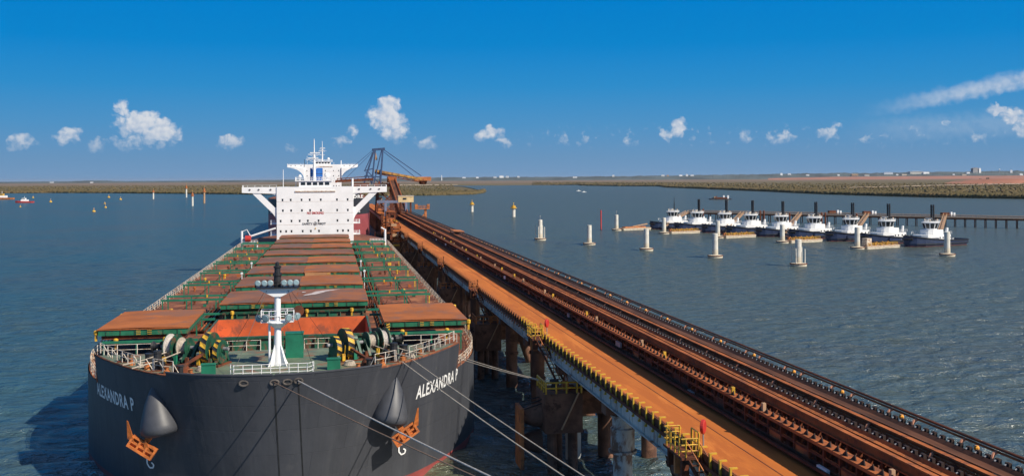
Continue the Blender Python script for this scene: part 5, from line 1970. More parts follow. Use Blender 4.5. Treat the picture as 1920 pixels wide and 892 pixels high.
DL = ['berthing dolphin of stained concrete with yellow railing beside the bow of the foreground ship',
      'berthing dolphin hidden beside the rolled-out hatch cover, second from the bow',
      'third berthing dolphin from the bow, orange rails beside the ship', 'fourth berthing dolphin from the bow, orange rails beside the ship',
      'fifth berthing dolphin from the bow, near the white accommodation block', 'sixth berthing dolphin from the bow, just past the accommodation block',
      'berthing dolphin beside the red bow of the second ship', 'berthing dolphin alongside the second ship, second from its bow']
D0 = dolphin()
D0.location = (20.0, 100, 0)
D0['label'] = DL[0]
DR = dolphin('rust_orange')
DR.location = (20.0, 149, 0)
DR['label'] = DL[1]
for k in range(2, 8):
    dup(DR, (20.0, 100 + 49 * k, 0), 0, DL[k])
NEAR = dup(D0, (20.0, 52.5, 0), 0, 'berthing dolphin nearest the camera, its yellow landing cage at the bottom edge of the photo')
# life-ring stands beside the landing cages
def ring_stand(x, y, label):
    r = thing('life_ring_stand', label, 'life ring stand', (x, y, JZ), group='red life ring stands on the roadway edge')
    q = MB()
    q.tube([(0, 0, 0), (0, 0, 1.0)], .05, 6, M['grey'])
    q.build('post', M['grey'], r)
    q = MB()
    q.lathe((-.14, 0, 1.25), (1, 0, 0), [(.36, 0), (.46, .05), (.46, .22), (.36, .27)], 20, M['red'])
    q.build('ring_housing', M['red'], r, rotz=0)
    r.rotation_euler.z = -.6
    return r


ring_stand(23.5, 62.2, 'red round life ring housing on the roadway edge in the foreground')
ring_stand(23.4, 110.0, 'red round life ring housing further along the roadway, beside a landing cage')

# ================================================================== mooring ropes
def rope(a, b, sag, r, m, label):
    a, b = Vector(a), Vector(b)
    mid = (a + b) / 2
    q = MB()
    pts = []
    for i in range(17):
        t = i / 16
        p = a.lerp(b, t)
        p.z -= sag * 4 * t * (1 - t)
        pts.append(p - mid)
    q.tube(pts, r, 6, m)
    o = q.build('mooring_rope', m, None, mid, smooth=True)
    return tag(o, label, 'rope', 'mooring ropes of the foreground ship')


def sw(x, y, z):
    return Vector((x - 5.1, y + 88.5, z))


hp = hull_pt(1, t_of_hb(2.1, 11.65), 11.65)
rope(sw(hp.x, hp.y - .05, 11.65), (22.6, 24.6, 12.5), .35, .065, M['rope_white'], 'thick white rope running from the bow chock down to the lower edge')
hp = hull_pt(1, t_of_hb(.04, 11.6), 11.6)
rope(sw(hp.x, hp.y - .05, 11.6), (22.6, 26.2, 12.5), .35, .05, M['rope_brown'], 'thin brown rope running from the left bow chock, below the thick white one')
pA = hull_pt(1, t_of_hb(12.6, 12.0), 12.0)
rope(sw(pA.x, pA.y, 12.1), (19.9, 56.9, 8.4), .25, .05, M['rope'], 'upper of two ropes from the starboard-looking right bow above the ship name')
pB = hull_pt(1, t_of_hb(11.6, 12.0), 12.0)
rope(sw(pB.x, pB.y, 12.1), (19.6, 57.4, 7.6), .25, .055, M['rope'], 'lower of two ropes from the right bow crossing below the ship name')
rope(sw(18.9, 21, 10.0), (21.2, 100.4, 8.9), .1, .05, M['rope'], 'upper of the twin ropes from the main deck rail to the yellow-railed dolphin')
rope(sw(19.1, 21.6, 9.6), (21.0, 101.0, 8.8), .1, .05, M['rope'], 'lower of the twin ropes from the main deck rail to the yellow-railed dolphin')

# ================================================================== shiploader
SLY = 546
SL = thing('shiploader', 'dark blue and orange shiploader with raised boom standing over the far end of the jetty', 'shiploader', (28.5, SLY, JZ))


def slp(px, py, dy=0.0):
    """pixel on the loader's own plane across the jetty, in its local coordinates"""
    D = (SLY + dy) * CT + 28.5 * ST
    for _ in range(4):
        lat = (px - 960) / FPX * D
        p = LD(lat, D)
        D += (SLY + dy - p.y) / CT
    z = ZPY(px, py, D)
    return Vector((p.x - 28.5, dy, z - JZ))


q = MB()
apexL, apexR = slp(702, 279), slp(719, 279)
for a, b, w in (((702, 280), (683, 342), .9), ((702, 280), (684, 320), .5), ((718, 280), (713, 345), .9), ((704, 280), (697, 345), .8), ((716, 280), (701, 344), .6),
                ((683, 330), (713, 332), .7), ((684, 320), (700, 316), .6), ((690, 322), (712, 345), .5), ((697, 345), (686, 322), .5), ((713, 318), (712, 345), .5)):
    q.beam(slp(*a, -3), slp(*b, -3), w, w, M['blue_steel'])
    q.beam(slp(*a, 3), slp(*b, 3), w, w, M['blue_steel'])
for a in ((702, 280), (718, 280), (684, 320), (713, 345), (697, 345), (683, 342)):
    q.beam(slp(*a, -3), slp(*a, 3), .6, .6, M['blue_steel'])
q.beam(slp(698, 281, 0), slp(722, 279, 0), 1.4, 1.2, M['blue_steel'])
q.beam(slp(702, 282, -1), slp(706, 300, -1), 1.1, 1.1, M['tan'])
q.build('mast_frame', M['blue_steel'], SL)
q = MB()
for dy in (-2.6, 2.6):
    q.beam(slp(703, 320, dy), slp(792, 336, dy), .5, 1.3, M['boom'] if 'boom' in M else M.setdefault('boom', mat('dusty_yellow_boom', (0.40, 0.21, 0.05), .8, var=.25, vs=.6, over=((0.20, 0.09, 0.04), .45, .5))))
    q.beam(slp(703, 325, dy), slp(786, 341, dy), .5, .5, M['rust'])
    for k in range(11):
        a = Vector(slp(703, 322, dy)).lerp(slp(790, 338, dy), k / 10)
        q.beam(a + Vector((0, 0, -.9)), a + Vector((1.4, 0, .7)), .28, .28, M['rust'])
q.beam(slp(703, 323, 0), slp(795, 338, 0), 4.4, .8, M['rust'])
q.build('boom', M['boom'], SL)
q = MB()
p = slp(797, 334, 0)
q.box(p.x - 6, p.x + 3, -2.8, 2.8, p.z - 1.4, p.z + .7, M['rust_orange'])
q.lathe((p.x - 1.2, 0, p.z - 3.4), (0, 0, 1), [(1.5, 0), (2.0, .6), (2.4, 2.0)], 12, M['rust'])
q.build('boom_head', M['rust_orange'], SL)
for dy in (-2.4, 2.4):
    q = MB()
    q.beam(slp(720, 281, dy), slp(790, 330, dy), .42, .42, M['blue_steel'])
    q.beam(slp(720, 285, dy), slp(778, 332, dy), .36, .36, M['blue_steel'])
    q.build('stay', M['blue_steel'], SL)
    q = MB()
    q.beam(slp(700, 281, dy), slp(640, 331, dy), .22, .22, M['blue_steel'])
    q.beam(slp(700, 284, dy), slp(650, 333, dy), .2, .2, M['blue_steel'])
    q.build('stay', M['blue_steel'], SL)
q = MB()
for dy in (-3, 3):
    q.beam(slp(628, 340, dy), slp(700, 336, dy), 1.0, 1.3, M['rust'])
    q.beam(slp(632, 335, dy), slp(690, 331, dy), .4, .4, M['rust'])
    for k in range(9):
        q.beam(slp(630 + k * 7.5, 340, dy), slp(634 + k * 7.5, 334.5, dy), .3, .3, M['rust'])
q.box(-18.5, -9, -3.2, 3.2, 13.5, 15.2, M['rust'])
q.build('loading_arm', M['rust'], SL)
q = MB()
for x in (-5, 6):
    for dy in (-7, 7):
        q.beam((x, dy, 0), (x * .85, dy * .5, 14), 1.1, 1.1, M['rust'])
    q.beam((x, -7, 1.0), (x, 7, 1.0), 1.4, 1.4, M['rust_lit'])
q.box(-6.5, 7, -4.6, 4.6, 13.2, 15.0, M['rust'])
q.beam((-5, -7, 2), (6, -5, 12), .6, .6, M['rust'])
q.beam((-5, -5, 12), (6, -7, 2), .6, .6, M['rust'])
for k in range(24):
    x = random.uniform(-8, 6)
    z = random.uniform(1, 15)
    y = random.uniform(-8, -3)
    q.box(x, x + random.uniform(.5, 2), y, y + 1.0, z, z + random.uniform(.4, 1.6), M[random.choice(['rust', 'rust_lit', 'rust_orange', 'tan'])])
q.build('portal', M['rust'], SL)
# elevated tripper conveyor climbing into the loader
TR = thing('tripper_conveyor', 'brown inclined tripper conveyor climbing from the belts into the shiploader', 'conveyor', (31.5, 500, JZ))
q = MB()
for x in (-1.9, 1.3):
    q.beam((x, -52, 3.2), (x, 36, 17.8), .3, .4, M['rust_lit'])
    q.beam((x, -52, 2.0), (x, 36, 16.6), .3, .4, M['rust'])
    for k in range(40):
        y = -52 + k * 2.2
        q.beam((x, y, 2.0 + k * .365), (x, y + 2.2, 3.2 + (k + 1) * .365), .2, .2, M['rust'])
    for k in range(12):
        y = -50 + k * 7
        q.beam((x, y, -.3), (x, y, 2.4 + (y + 52) * .166), .35, .35, M['rust'])
q.box(-2.6, 2.0, 34, 42, 15.5, 18.6, M['rust_lit'])
q.build('frame', M['rust_lit'], TR)
q = MB()
q.beam((-.3, -52, 2.3), (-.3, 36, 16.9), 2.6, .2, M['belt'])
q.build('belt', M['rust'], TR)
PT = thing('gantry_frame', 'grey-blue portal frame spanning the jetty before the tripper conveyor', 'gantry', (26.4, 452, JZ))
q = MB()
q.box(-6.8, 6.6, -.7, .7, 6.7, 7.8, M['blue_gr'] if 'blue_gr' in M else M.setdefault('blue_gr', mat('blue_grey_paint', (0.16, 0.18, 0.27), .6, var=.15)))
q.build('cross_beam', M['blue_gr'], PT)
for x in (-3.0, 6.1):
    q = MB()
    q.box(x - .5, x + .5, -.8, .8, -.3, 6.69, M['blue_gr'])
    q.build('leg', M['blue_gr'], PT)
CB = thing('control_cabin', 'small cream control cabin on the jetty beside the tripper conveyor', 'cabin', (31.4, 440, JZ - .3))
q = MB()
M['cabin'] = mat('cream_cabin', (0.62, 0.46, 0.24), .7, var=.1)
q.box(-3.3, 3.3, -2.6, 2.6, 7.6, 10.2, M['cabin'])
q.build('wall', M['cabin'], CB)
q = MB()
q.box(-3.5, 3.5, -2.8, 2.8, 10.205, 10.45, M['cream'])
q.build('roof', M['cream'], CB)
q = MB()
for x in (-2.2, 2.2):
    for y in (-2.2, 2.2):
        q.box(x - .2, x + .2, y - .2, y + .2, 0, 7.595, M['rust'])
q.build('leg', M['rust'], CB)
q = MB()
q.box(-1.4, .2, -2.65, -2.602, 8.7, 9.5, M['glass'])
q.build('window', M['glass'], CB)
# clutter of steelwork on the ship side of the jetty near the loader
ST = ST
GW = thing('access_tower', 'rusty brown steel access tower with gangway on the ship side of the jetty', 'tower', (21.0, 372, 0))
q = MB()
for x in (-1.6, 1.6):
    for y in (-2.5, 2.5):
        q.beam((x, y, 0), (x, y, 17.5), .3, .3, M['rust'])
for z in np.arange(2, 18, 2.6):
    q.beam((-1.6, -2.5, z), (1.6, -2.5, z), .22, .22, M['rust_lit'])
    q.beam((-1.6, 2.5, z), (-1.6, -2.5, z), .22, .22, M['rust'])
    q.beam((-1.6, -2.5, z), (1.6, -2.5, z + 2.6), .16, .16, M['rust'])
    q.box(-1.5, 1.5, -2.4, 2.4, z, z + .1, M['rust_orange'])
q.build('frame', M['rust'], GW)
q = MB()
q.beam((1.2, -2, 14), (3.6, 6, 12.6), 1.0, .3, M['rust_lit'])
q.rail([(.8, -2, 14), (3.2, 6, 12.6)], 1.1, 1.2, .07, 2, M['yellow'])
q.build('gangway', M['rust_lit'], GW)
for k, (x, y, label) in enumerate(((20.6, 398, 'rusty steel mooring frame beside the second ship, in front of the loader'), (21.2, 346, 'low rusty steel frame at the jetty edge beside the accommodation block'))):
    r = thing('steel_frame', label, 'steel frame', (x, y, 0))
    q = MB()
    for dx in (-1.6, 1.8):
        for dy in (-3, 3):
            q.beam((dx, dy, 0), (dx * .8, dy, 16 - 2.5 * k), .4, .4, M['rust'])
    for z in (5, 8.5, 12, 13.2):
        q.beam((-1.6, -3, z), (1.8, -3, z), .4, .5, M['rust_lit'])
        q.beam((-1.6, -3, z), (1.6, 3, z + 1.5), .3, .3, M['rust'])
    q.build('frame', M['rust'], r)
    q = MB()
    for j in range(10):
        z = random.uniform(6, 14)
        q.box(-1.5, random.uniform(-.5, 1.6), -3.4 + j * .3, -3.1 + j * .3, z, z + random.uniform(.4, 1.4), M[random.choice(['rust_orange', 'rust_lit', 'yellow', 'tan'])])
    q.build('equipment', M['rust_orange'], r)
# orange T-shaped lamp frame off the open-water side
p = PD(791, 409)
LF = thing('lamp_frame', 'orange T-shaped steel frame standing off the open-water side of the jetty', 'steel frame', (p.x, p.y, 0))
q = MB()
q.beam((1.4, 0, -1), (1.4, 0, 17.2), .9, .9, M['rust_orange'])
q.beam((-2.6, 0, 11.2), (1.4, 0, 15.6), .6, .6, M['rust_orange'])
q.build('post', M['rust_orange'], LF)
q = MB()
q.box(-2.9, 3.0, -1, 1, 17.21, 17.6, M['rust_orange'])
q.box(-2.9, -1.8, -1, 1, 17.605, 19.2, M['rust_orange'])
q.box(2.0, 3.0, -1, 1, 17.605, 19.2, M['rust_orange'])
q.rail([(-1.7, -.9, 17.6), (1.9, -.9, 17.6)], 1.0, 1.2, .1, 2, M['rust_orange'])
q.build('platform', M['rust_orange'], LF)

# ================================================================== concrete mooring piles of the tug harbour
def pylon(px, by, ty, label, kind='plain'):
    b = W(px, by)
    D = (b.x * ST + b.y * CT)
    h = (by - 3 - ty) * D / FPX
    r = thing('mooring_pile', label, 'mooring pile', (b.x, b.y, 0), random.uniform(0, 1), 'pale concrete mooring piles off the jetty')
    q = MB()
    q.lathe((0, 0, .6), (0, 0, 1), [(1.05, 0), (1.05, h * .25), (1.03, h - .75), (.98, h - .7), (.98, h - .6)], 20, M['conc'])
    q.lathe((0, 0, .9), (0, 0, 1), [(1.06, 0), (1.075, .3), (1.07, 1.5), (1.055, 2.1)], 20, M['conc_base'])
    q.build('column', M['conc'], r, smooth=True)
    q = MB()
    q.lathe((0, 0, -1.0), (0, 0, 1), [(2.55, 0), (2.6, .5), (2.75, 1.5), (2.8, 1.75), (2.6, 1.95), (1.5, 2.1), (1.04, 2.15)], 20, M['conc_base'])
    q.build('pile_cap', M['conc_base'], r, smooth=True)
    q = MB()
    q.lathe((0, 0, .62), (0, 0, 1), [(2.78, 0), (2.86, .06), (2.86, .28), (2.78, .34)], 20, M['rust'])
    q.build('fender_ring', M['rust'], r)
    if kind in ('posts', 'gang'):
        for a in (.3, 2.2, 3.6, 5.2):
            q = MB()
            hh = (5.0 if kind == 'gang' else 5.6) + .5 * math.sin(a)
            q.lathe((2.2 * math.cos(a), 2.2 * math.sin(a), .9), (0, 0, 1), [(.2, 0), (.18, hh), (.05, hh + .3)], 8, M['conc'])
            q.build('guide_post', M['conc'], r)
    if kind == 'lamp' or kind == 'posts':
        q = MB()
        q.tube([(0, 0, h), (0, 0, h + 1.6)], .1, 6, M['grey'])
        q.lathe((0, 0, h + 1.6), (0, 0, 1), [(.22, 0), (.28, .2), (.1, .5)], 8, M['grey'])
        q.build('beacon', M['grey'], r)
    return r, h


pylon(1013, 450, 409, 'pale mooring pile ringed by thin guide posts, leftmost of the row near the jetty', 'posts')
pylon(1105, 459, 419, 'pale mooring pile beside the red stake, right of the leftmost one')
pylon(1212, 469.5, 426, 'pale mooring pile standing in front of the gap before the leftmost tugs')
pylon(1341, 483, 434.5, 'pale mooring pile in open water in front of the third and fourth tugs')
PG, hg = pylon(1497, 498.5, 445.5, 'pale mooring pile with guide posts, largest and nearest of all, below the sixth tug', 'gang')
pylon(1156, 432, 399.5, 'pale mooring pile at the left end of the tug berth, beside the orange pontoon', 'lamp')
pylon(1245, 438.5, 405, 'pale mooring pile overlapping the leftmost tug hull')
pylon(1346, 446.5, 411, 'pale mooring pile at the bow of the third tug')
pylon(1467, 455.5, 418, 'pale mooring pile at the bow of the fifth tug')
pylon(1607.5, 467, 423, 'pale mooring pile overlapping the eighth tug')
pylon(1776, 480, 431.5, 'pale mooring pile at the right end, overlapping the rightmost tug')

# ================================================================== tugs
TUGV = Vector((-.876 * CT - .483 * ST, .876 * ST - .483 * CT, 0)).normalized()
TROT = math.atan2(TUGV.y, TUGV.x) - PI / 2


def tug(first=False):
    r = thing('tugboat', 'x', 'tugboat', group='navy and white tugboats moored in a row')
    st = [(-15, 4.2, 2.6), (-13.5, 5.2, 2.5), (-8, 5.6, 2.5), (0, 5.6, 2.9), (6, 5.5, 3.4), (10, 4.7, 3.9), (13, 3.1, 4.4), (14.8, 1.3, 4.7), (15.3, 0, 4.8)]
    q = MB()
    lv = [(-1.2, .72), (.25, .9), (.9, .96), (1.0, 1.0)]
    for s in (1, -1):
        vs = []
        for y, hb, z in st:
            for zz, k in ((-1.2, .72), (.3, .92), (1.3, .98), (z, 1.0)):
                vs.append((s * hb * k, y * (.97 if zz < 1 else 1), zz))
        for i in range(len(st) - 1):
            for j in range(3):
                q.add([vs[i * 4 + j], vs[i * 4 + j + 1], vs[(i + 1) * 4 + j + 1], vs[(i + 1) * 4 + j]], [(0, 1, 2, 3)], M['boot'] if j == 0 else M['navy'])
    q.add([(-4.2, -15, 2.6), (4.2, -15, 2.6), (4.2 * .92, -14.6, .35), (-4.2 * .92, -14.6, .35)], [(0, 1, 2, 3)], M['navy'])
    q.build('hull', M['navy'], r, smooth=True)
    q = MB()
    n = len(st)
    q.add([(hb * .97, y, z - .75) for y, hb, z in st] + [(-hb * .97, y, z - .75) for y, hb, z in st], [(i, i + 1, n + i + 1, n + i) for i in range(n - 1)], M['deckgrey'] if 'deckgrey' in M else M.setdefault('deckgrey', mat('tug_deck', (0.10, 0.12, 0.12), .8)))
    q.build('deck', M['deckgrey'], r)
    q = MB()
    for s in (1, -1):
        q.tube([(s * (hb + .05), y, z - .28) for y, hb, z in st], .24, 6, M['black'])
        q.tube([(s * (hb * .985 + .05), y, 1.15) for y, hb, z in st[:7]], .18, 6, M['black'])
    q.tube([(-2.2, 14.2, 3.2), (0, 15.5, 3.3), (2.2, 14.2, 3.2)], .5, 8, M['black'])
    q.build('rubber_fender', M['black'], r)
    q = MB()
    q.prism([(-3.9, -5), (3.9, -5), (4.1, 3.5), (3.4, 7.4), (1.6, 8.8), (-1.6, 8.8), (-3.4, 7.4), (-4.1, 3.5)], 1.6, 4.7, M['white_clean'])
    q.prism([(-2.9, -2), (2.9, -2), (2.9, 3.6), (1.8, 5.2), (-1.8, 5.2), (-2.9, 3.6)], 4.705, 6.7, M['white_clean'])
    for s in (-1, 1):
        q.rail([(s * 3.8, -5.8, 4.9), (s * 4.0, 4, 4.9), (s * 3.3, 8.3, 4.9)], 1.0, 1.4, .05, 2, M['white_clean'])
    dh = q.build('deckhouse', M['white_clean'], r)
    for s in (-1, 1):
        for y in (-4.4, -2.6, -.4, 1.4):
            w = MB()
            x = s * (3.92 + .02 * (y + 6))
            w.box(min(x, x + s * .09), max(x, x + s * .09), y - .28, y + .28, 3.2, 3.85, M['glass'])
            w.build('window', M['glass'], dh)
        w = MB()
        w.box(min(s * 4.05, s * 4.16), max(s * 4.05, s * 4.16), 2.2, 6.0, 2.3, 3.5, M['navy'])
        w.build('life_raft_rack', M['navy'], dh)
    q = MB()
    N = 10
    def ringp(r1, z, sx=1.0):
        return [(sx * r1 * math.cos(2 * PI * k / N + PI / N), 1.6 + r1 * 1.05 * math.sin(2 * PI * k / N + PI / N), z) for k in range(N)]
    rings = [ringp(2.2, 6.705), ringp(2.35, 7.2), ringp(3.05, 9.5), ringp(3.1, 9.7)]
    vs = [p for rr in rings for p in rr]
    q.add(vs, [(j * N + k, j * N + (k + 1) % N, (j + 1) * N + (k + 1) % N, (j + 1) * N + k) for j in range(3) for k in range(N)], M['white_clean'])
    q.lathe((0, 1.6, 9.705), (0, 0, 1), [(3.35, 0), (3.4, .12), (3.2, .3), (1.0, .45)], N * 2, M['white_clean'])
    whs = q.build('wheelhouse', M['white_clean'], r)
    for k in range(N):
        a0, a1 = 2 * PI * (k + .62) / N, 2 * PI * (k + 1.38) / N
        w = MB()
        f = lambda a, rr, z: ((rr + .06) * math.cos(a), 1.6 + (rr + .06) * 1.05 * math.sin(a), z)
        c_ = math.cos(PI / N) / math.cos(PI / N * .76)
        w.add([f(a0, 2.41 * c_, 7.3), f(a1, 2.41 * c_, 7.3), f(a1, 3.03 * c_, 9.4), f(a0, 3.03 * c_, 9.4)], [(0, 1, 2, 3)], M['glass'])
        w.build('window', M['glass'], whs)
    q = MB()
    if first:
        q.tube([(0, .6, 9.8), (0, .6, 15.6)], .32, 8, M['black'], .18)
        q.tube([(0, .6, 15.6), (0, .6, 18.3)], .1, 6, M['black'])
        for z in (12.2, 13.8):
            q.beam((-1.2, .6, z), (1.2, .6, z), .12, .12, M['black'])
    else:
        for dx in (-.5, .5):
            q.tube([(dx, .4, 9.8), (dx, .4, 17.3)], .32, 8, M['black'])
        for z in np.arange(10.6, 17, 1.1):
            q.box(-.8, .8, .1, .7, z, z + .22, M['black'])
    q.build('mast', M['black'], r)
    q = MB()
    q.tube([(0, 2.6, 9.9), (0, 2.6, 11.4)], .14, 6, M['white_clean'])
    q.beam((-1.5, 2.6, 11.5), (1.5, 2.6, 11.5), .25, .3, M['white_clean'])
    q.build('radar_scanner', M['white_clean'], r)
    q = MB()
    for x, y, rr in ((-1.9, .2, .42), (1.9, .2, .42), (-1.2, 3.4, .3), (1.3, 3.3, .3), (2.2, 2.2, .25)):
        q.lathe((x, y, 9.85), (0, 0, 1), [(.12, 0), (.12, .5), (rr, .7), (rr, 1.1), (rr * .5, 1.45)], 10, M['cream'])
    q.rail([(-2.6, -.6, 9.85), (-2.8, 2.5, 9.85), (0, 4.4, 9.85), (2.8, 2.5, 9.85), (2.6, -.6, 9.85)], .8, .9, .06, 2, M['white_clean'])
    q.build('satellite_dome', M['cream'], r)
    q = MB()
    q.lathe((-1.0, 11.4, 2.9), (1, 0, 0), [(.9, 0), (.9, .15), (.6, .2), (.6, 1.8), (.9, 1.85), (.9, 2.0)], 14, M['grey'])
    q.build('towing_winch', M['grey'], r)
    q = MB()
    for x in (-1.4, 1.4):
        q.lathe((x, -9.5, 1.5), (0, 0, 1), [(.3, 0), (.3, 1.2), (.42, 1.25), (.42, 1.4)], 10, M['white_clean'])
    q.beam((-1.4, -9.5, 2.4), (1.4, -9.5, 2.4), .3, .3, M['white_clean'])
    q.build('towing_bitt', M['white_clean'], r)
    q = MB()
    for s in (-1, 1):
        q.lathe((s * 2.5, -4.4, 4.9), (0, -.12, 1), [(.55, 0), (.5, 2.2), (.4, 2.6)], 12, M['white_clean'])
    q.build('funnel', M['white_clean'], r)
    q = MB()
    q.lathe((3.3, -1.5, 5.0), (0, 1, 0), [(.3, 0), (.3, 1.1)], 10, M['red'])
    q.build('life_raft', M['red'], r)
    return r


TL = ['navy and white tugboat with a thin lattice mast, leftmost of the row', 'navy and white tugboat second from the left, just right of the thin-masted one',
      'navy and white tugboat third from the left, under the far-off barge', 'navy and white tugboat fourth from the left, beside a tan gangway',
      'navy and white tugboat in the middle of the row of nine', 'navy and white tugboat sixth from the left, behind the largest mooring pile',
      'navy and white tugboat third from the right end of the row', 'navy and white tugboat second from the right, partly behind a mooring pile',
      'navy and white tugboat at the right end of the row, aft deck in view']
T0 = tug()
TF = tug(True)
T0.scale = TF.scale = (1.12, 1.12, 1.0)
TF['label'] = TL[0]
for k in range(9):
    t = 8 - k
    p = LD(178.5 - 21.3 * t * .495, 431 + 39 * t * .495)
    if k == 0:
        TF.location, TF.rotation_euler = p, (0, 0, TROT - .03)
    elif k == 1:
        T0.location, T0.rotation_euler = p, (0, 0, TROT)
        T0['label'] = TL[1]
    else:
        dup(T0, p + TUGV * random.uniform(-1.2, 1.2), TROT + random.uniform(-.045, .045), TL[k])

# pontoons and gangways of the tug berth
PONT = [(1156, 432, 'low pontoon with tan top at the left end of the tug berth'), (1245, 438.5, 'low pontoon with yellow gear between the first and second tugs'),
        (1346, 446.5, 'low pontoon with yellow gear between the third and fourth tugs'), (1467, 455.5, 'low pontoon with yellow gear beside the fifth tug'),
        (1607.5, 467, 'low pontoon with yellow gear and a small hut beside the eighth tug')]
for k, (px, py, lb) in enumerate(PONT):
    b = W(px, py) - TUGV * 3.0
    r = thing('pontoon', lb, 'pontoon', (b.x, b.y, 0), TROT, 'floating pontoons between the tugs')
    q = MB()
    q.box(-2.4, 2.4, -19, -.2, -.8, 1.1, M['conc_base'])
    q.box(-2.6, 2.6, -19.2, 0, .75, .95, M['cream'])
    q.build('float', M['cream'], r)
    q = MB()
    q.box(-2.3, 2.3, -18.9, -.3, 1.105, 1.3, M['tan'])
    if k == 0:
        q.box(-1.6, 1.6, -16, -2, 1.305, 1.9, M['rust_orange'])
        q.beam((0, -18, 3.2), (0, -8, 1.9), 1.2, .5, M['tan'])
    q.build('deck', M['tan'], r)
    if k:
        q = MB()
        for j in range(5):
            y = -1.5 - j * 3.4
            q.beam((-1.8, y, 1.3), (1.6, y - 1.5, 2.5), .3, .3, M['gear'])
            q.box(-1.9, -1.2, y - 1.2, y - .2, 1.305, 2.0 + .3 * (j % 2), M['gear'])
            q.box(.7, 1.9, y - .9, y - .1, 1.305, 1.9 + .4 * ((j + 1) % 2), M['rust_orange'])
        q.rail([(-2.2, -.5, 1.3), (-2.2, -18, 1.3)], 1.1, 1.6, .07, 2, M['yellow'])
        q.build('berthing_gear', M['yellow'], r)
    if k == 4:
        q = MB()
        q.box(-1.7, 1.0, 0.2 - 3.6, -.6, 1.31, 4.3, M['cream'])
        q.build('hut', M['cream'], r)

# trestle pier behind the tugs
PA, PB = PD(1290, 700), PD(2010, 548)
PIER = thing('trestle_pier', 'long brown trestle pier on thin piles behind the row of tugs', 'pier', ((PA.x + PB.x) / 2, (PA.y + PB.y) / 2, 0))
pc = Vector(PIER.location)
dv = (PB - PA)
L = dv.length
dv.normalize()
nv = Vector((-dv.y, dv.x, 0))
q = MB()
q.beam(PA - pc + Vector((0, 0, 5.4)), PB - pc + Vector((0, 0, 5.4)), 3.6, .6, M['tan'])
q.beam(PA - pc + Vector((0, 0, 4.7)) - nv * 1.5, PB - pc + Vector((0, 0, 4.7)) - nv * 1.5, .4, .7, M['rust'])
q.build('deck', M['tan'], PIER)
n = int(L / 5.5)
for k in range(n + 1):
    p = PA + dv * (L * k / n) - pc
    q = MB()
    for s in (-1.3, 1.3):
        q.tube([p + nv * s + Vector((0, 0, -1)), p + nv * s + Vector((0, 0, 5.1))], .28, 6, M['rust'])
    q.beam(p - nv * 1.7 + Vector((0, 0, 4.3)), p + nv * 1.7 + Vector((0, 0, 4.3)), .4, .5, M['conc_rust'])
    if k < 100:
        q.build('pile_bent', M['rust'], PIER)
q = MB()
for s in (-1.7, 1.7):
    q.rail([PA - pc + nv * s + Vector((0, 0, 5.7)), PB - pc + nv * s + Vector((0, 0, 5.7))], 1.1, 3.0, .07, 2, M['tan'])
q.build('guard_rail', M['tan'], PIER)
for px in (1625, 1772, 1560):
    D = 548 + (2010 - px) / 720 * 152
    p = PD(px, D)
    q = MB()
    p = p - pc
    q.box(p.x - 2.5, p.x + 2.0, p.y - 1.2, p.y + 1.2, 5.72, 7.9, M['rust'])
    q.box(p.x + 3, p.x + 4, p.y - 1, p.y, 5.72, 8.2, M['white'])
    q.box(p.x + 5, p.x + 5.9, p.y - 1, p.y, 5.72, 7.8, M['white'])
    q.build('equipment_cabinet', M['rust'], PIER)
GL = ['tan covered gangway reaching from the trestle pier to the second tug', 'tan gangway between the third and fourth tugs', 'tan gangway right of the fifth tug',
      'tan gangway right of the seventh tug', 'tan gangway behind the rightmost tug']
for k, (xa, ya, xb, yb, D1, D2) in enumerate(((1246, 415, 1288, 397.5, 568, 660), (1362, 412, 1392, 401.5, 520, 640), (1472, 417, 1500, 405, 492, 620), (1598, 424, 1626, 411, 462, 600), (1758, 428, 1772, 416.5, 430, 585))):
    a, b = PD(xa, D1, 0), PD(xb, D2, 0)
    a.z, b.z = 2.2, 6.4
    m_ = (a + b) / 2
    r = thing('gangway', GL[k], 'gangway', (m_.x, m_.y, 0), group='tan gangways between pier and pontoons')
    mm = Vector((m_.x, m_.y, 0))
    q = MB()
    q.beam(a - mm, b - mm, 1.8, .25, M['tan'])
    q.build('walkway', M['tan'], r)
    for s in (-.9, .9):
        q = MB()
        d = (b - a).normalized()
        nn = Vector((-d.y, d.x, 0)).normalized() * s
        q.beam(a - mm + nn + Vector((0, 0, 1.5)), b - mm + nn + Vector((0, 0, 1.5)), .16, .2, M['tan'])
        nseg = 14
        for j in range(nseg):
            p0, p1 = a.lerp(b, j / nseg), a.lerp(b, (j + 1) / nseg)
            q.beam(p0 - mm + nn, p1 - mm + nn + Vector((0, 0, 1.5)), .1, .12, M['tan'])
            q.beam(p1 - mm + nn, p1 - mm + nn + Vector((0, 0, 1.5)), .1, .12, M['tan'])
        q.build('truss', M['tan'], r)
# steel guide piles behind the tugs
GP = [(1310, 640), (1318, 640), (1480, 560), (1540, 560), (1547, 560), (1606, 540), (1432, 600), (1425, 600)]
for k, (px, D) in enumerate(GP):
    p = PD(px, D)
    q = MB()
    q.lathe((0, 0, -1), (0, 0, 1), [(.45, 0), (.45, 10.4), (.1, 10.8)], 10, M['rust'])
    tag(q.build('guide_pile', M['rust'], None, (p.x, p.y, 0)), 'brown steel guide pile standing among the tugs', 'pile', 'brown guide piles among the tugs')
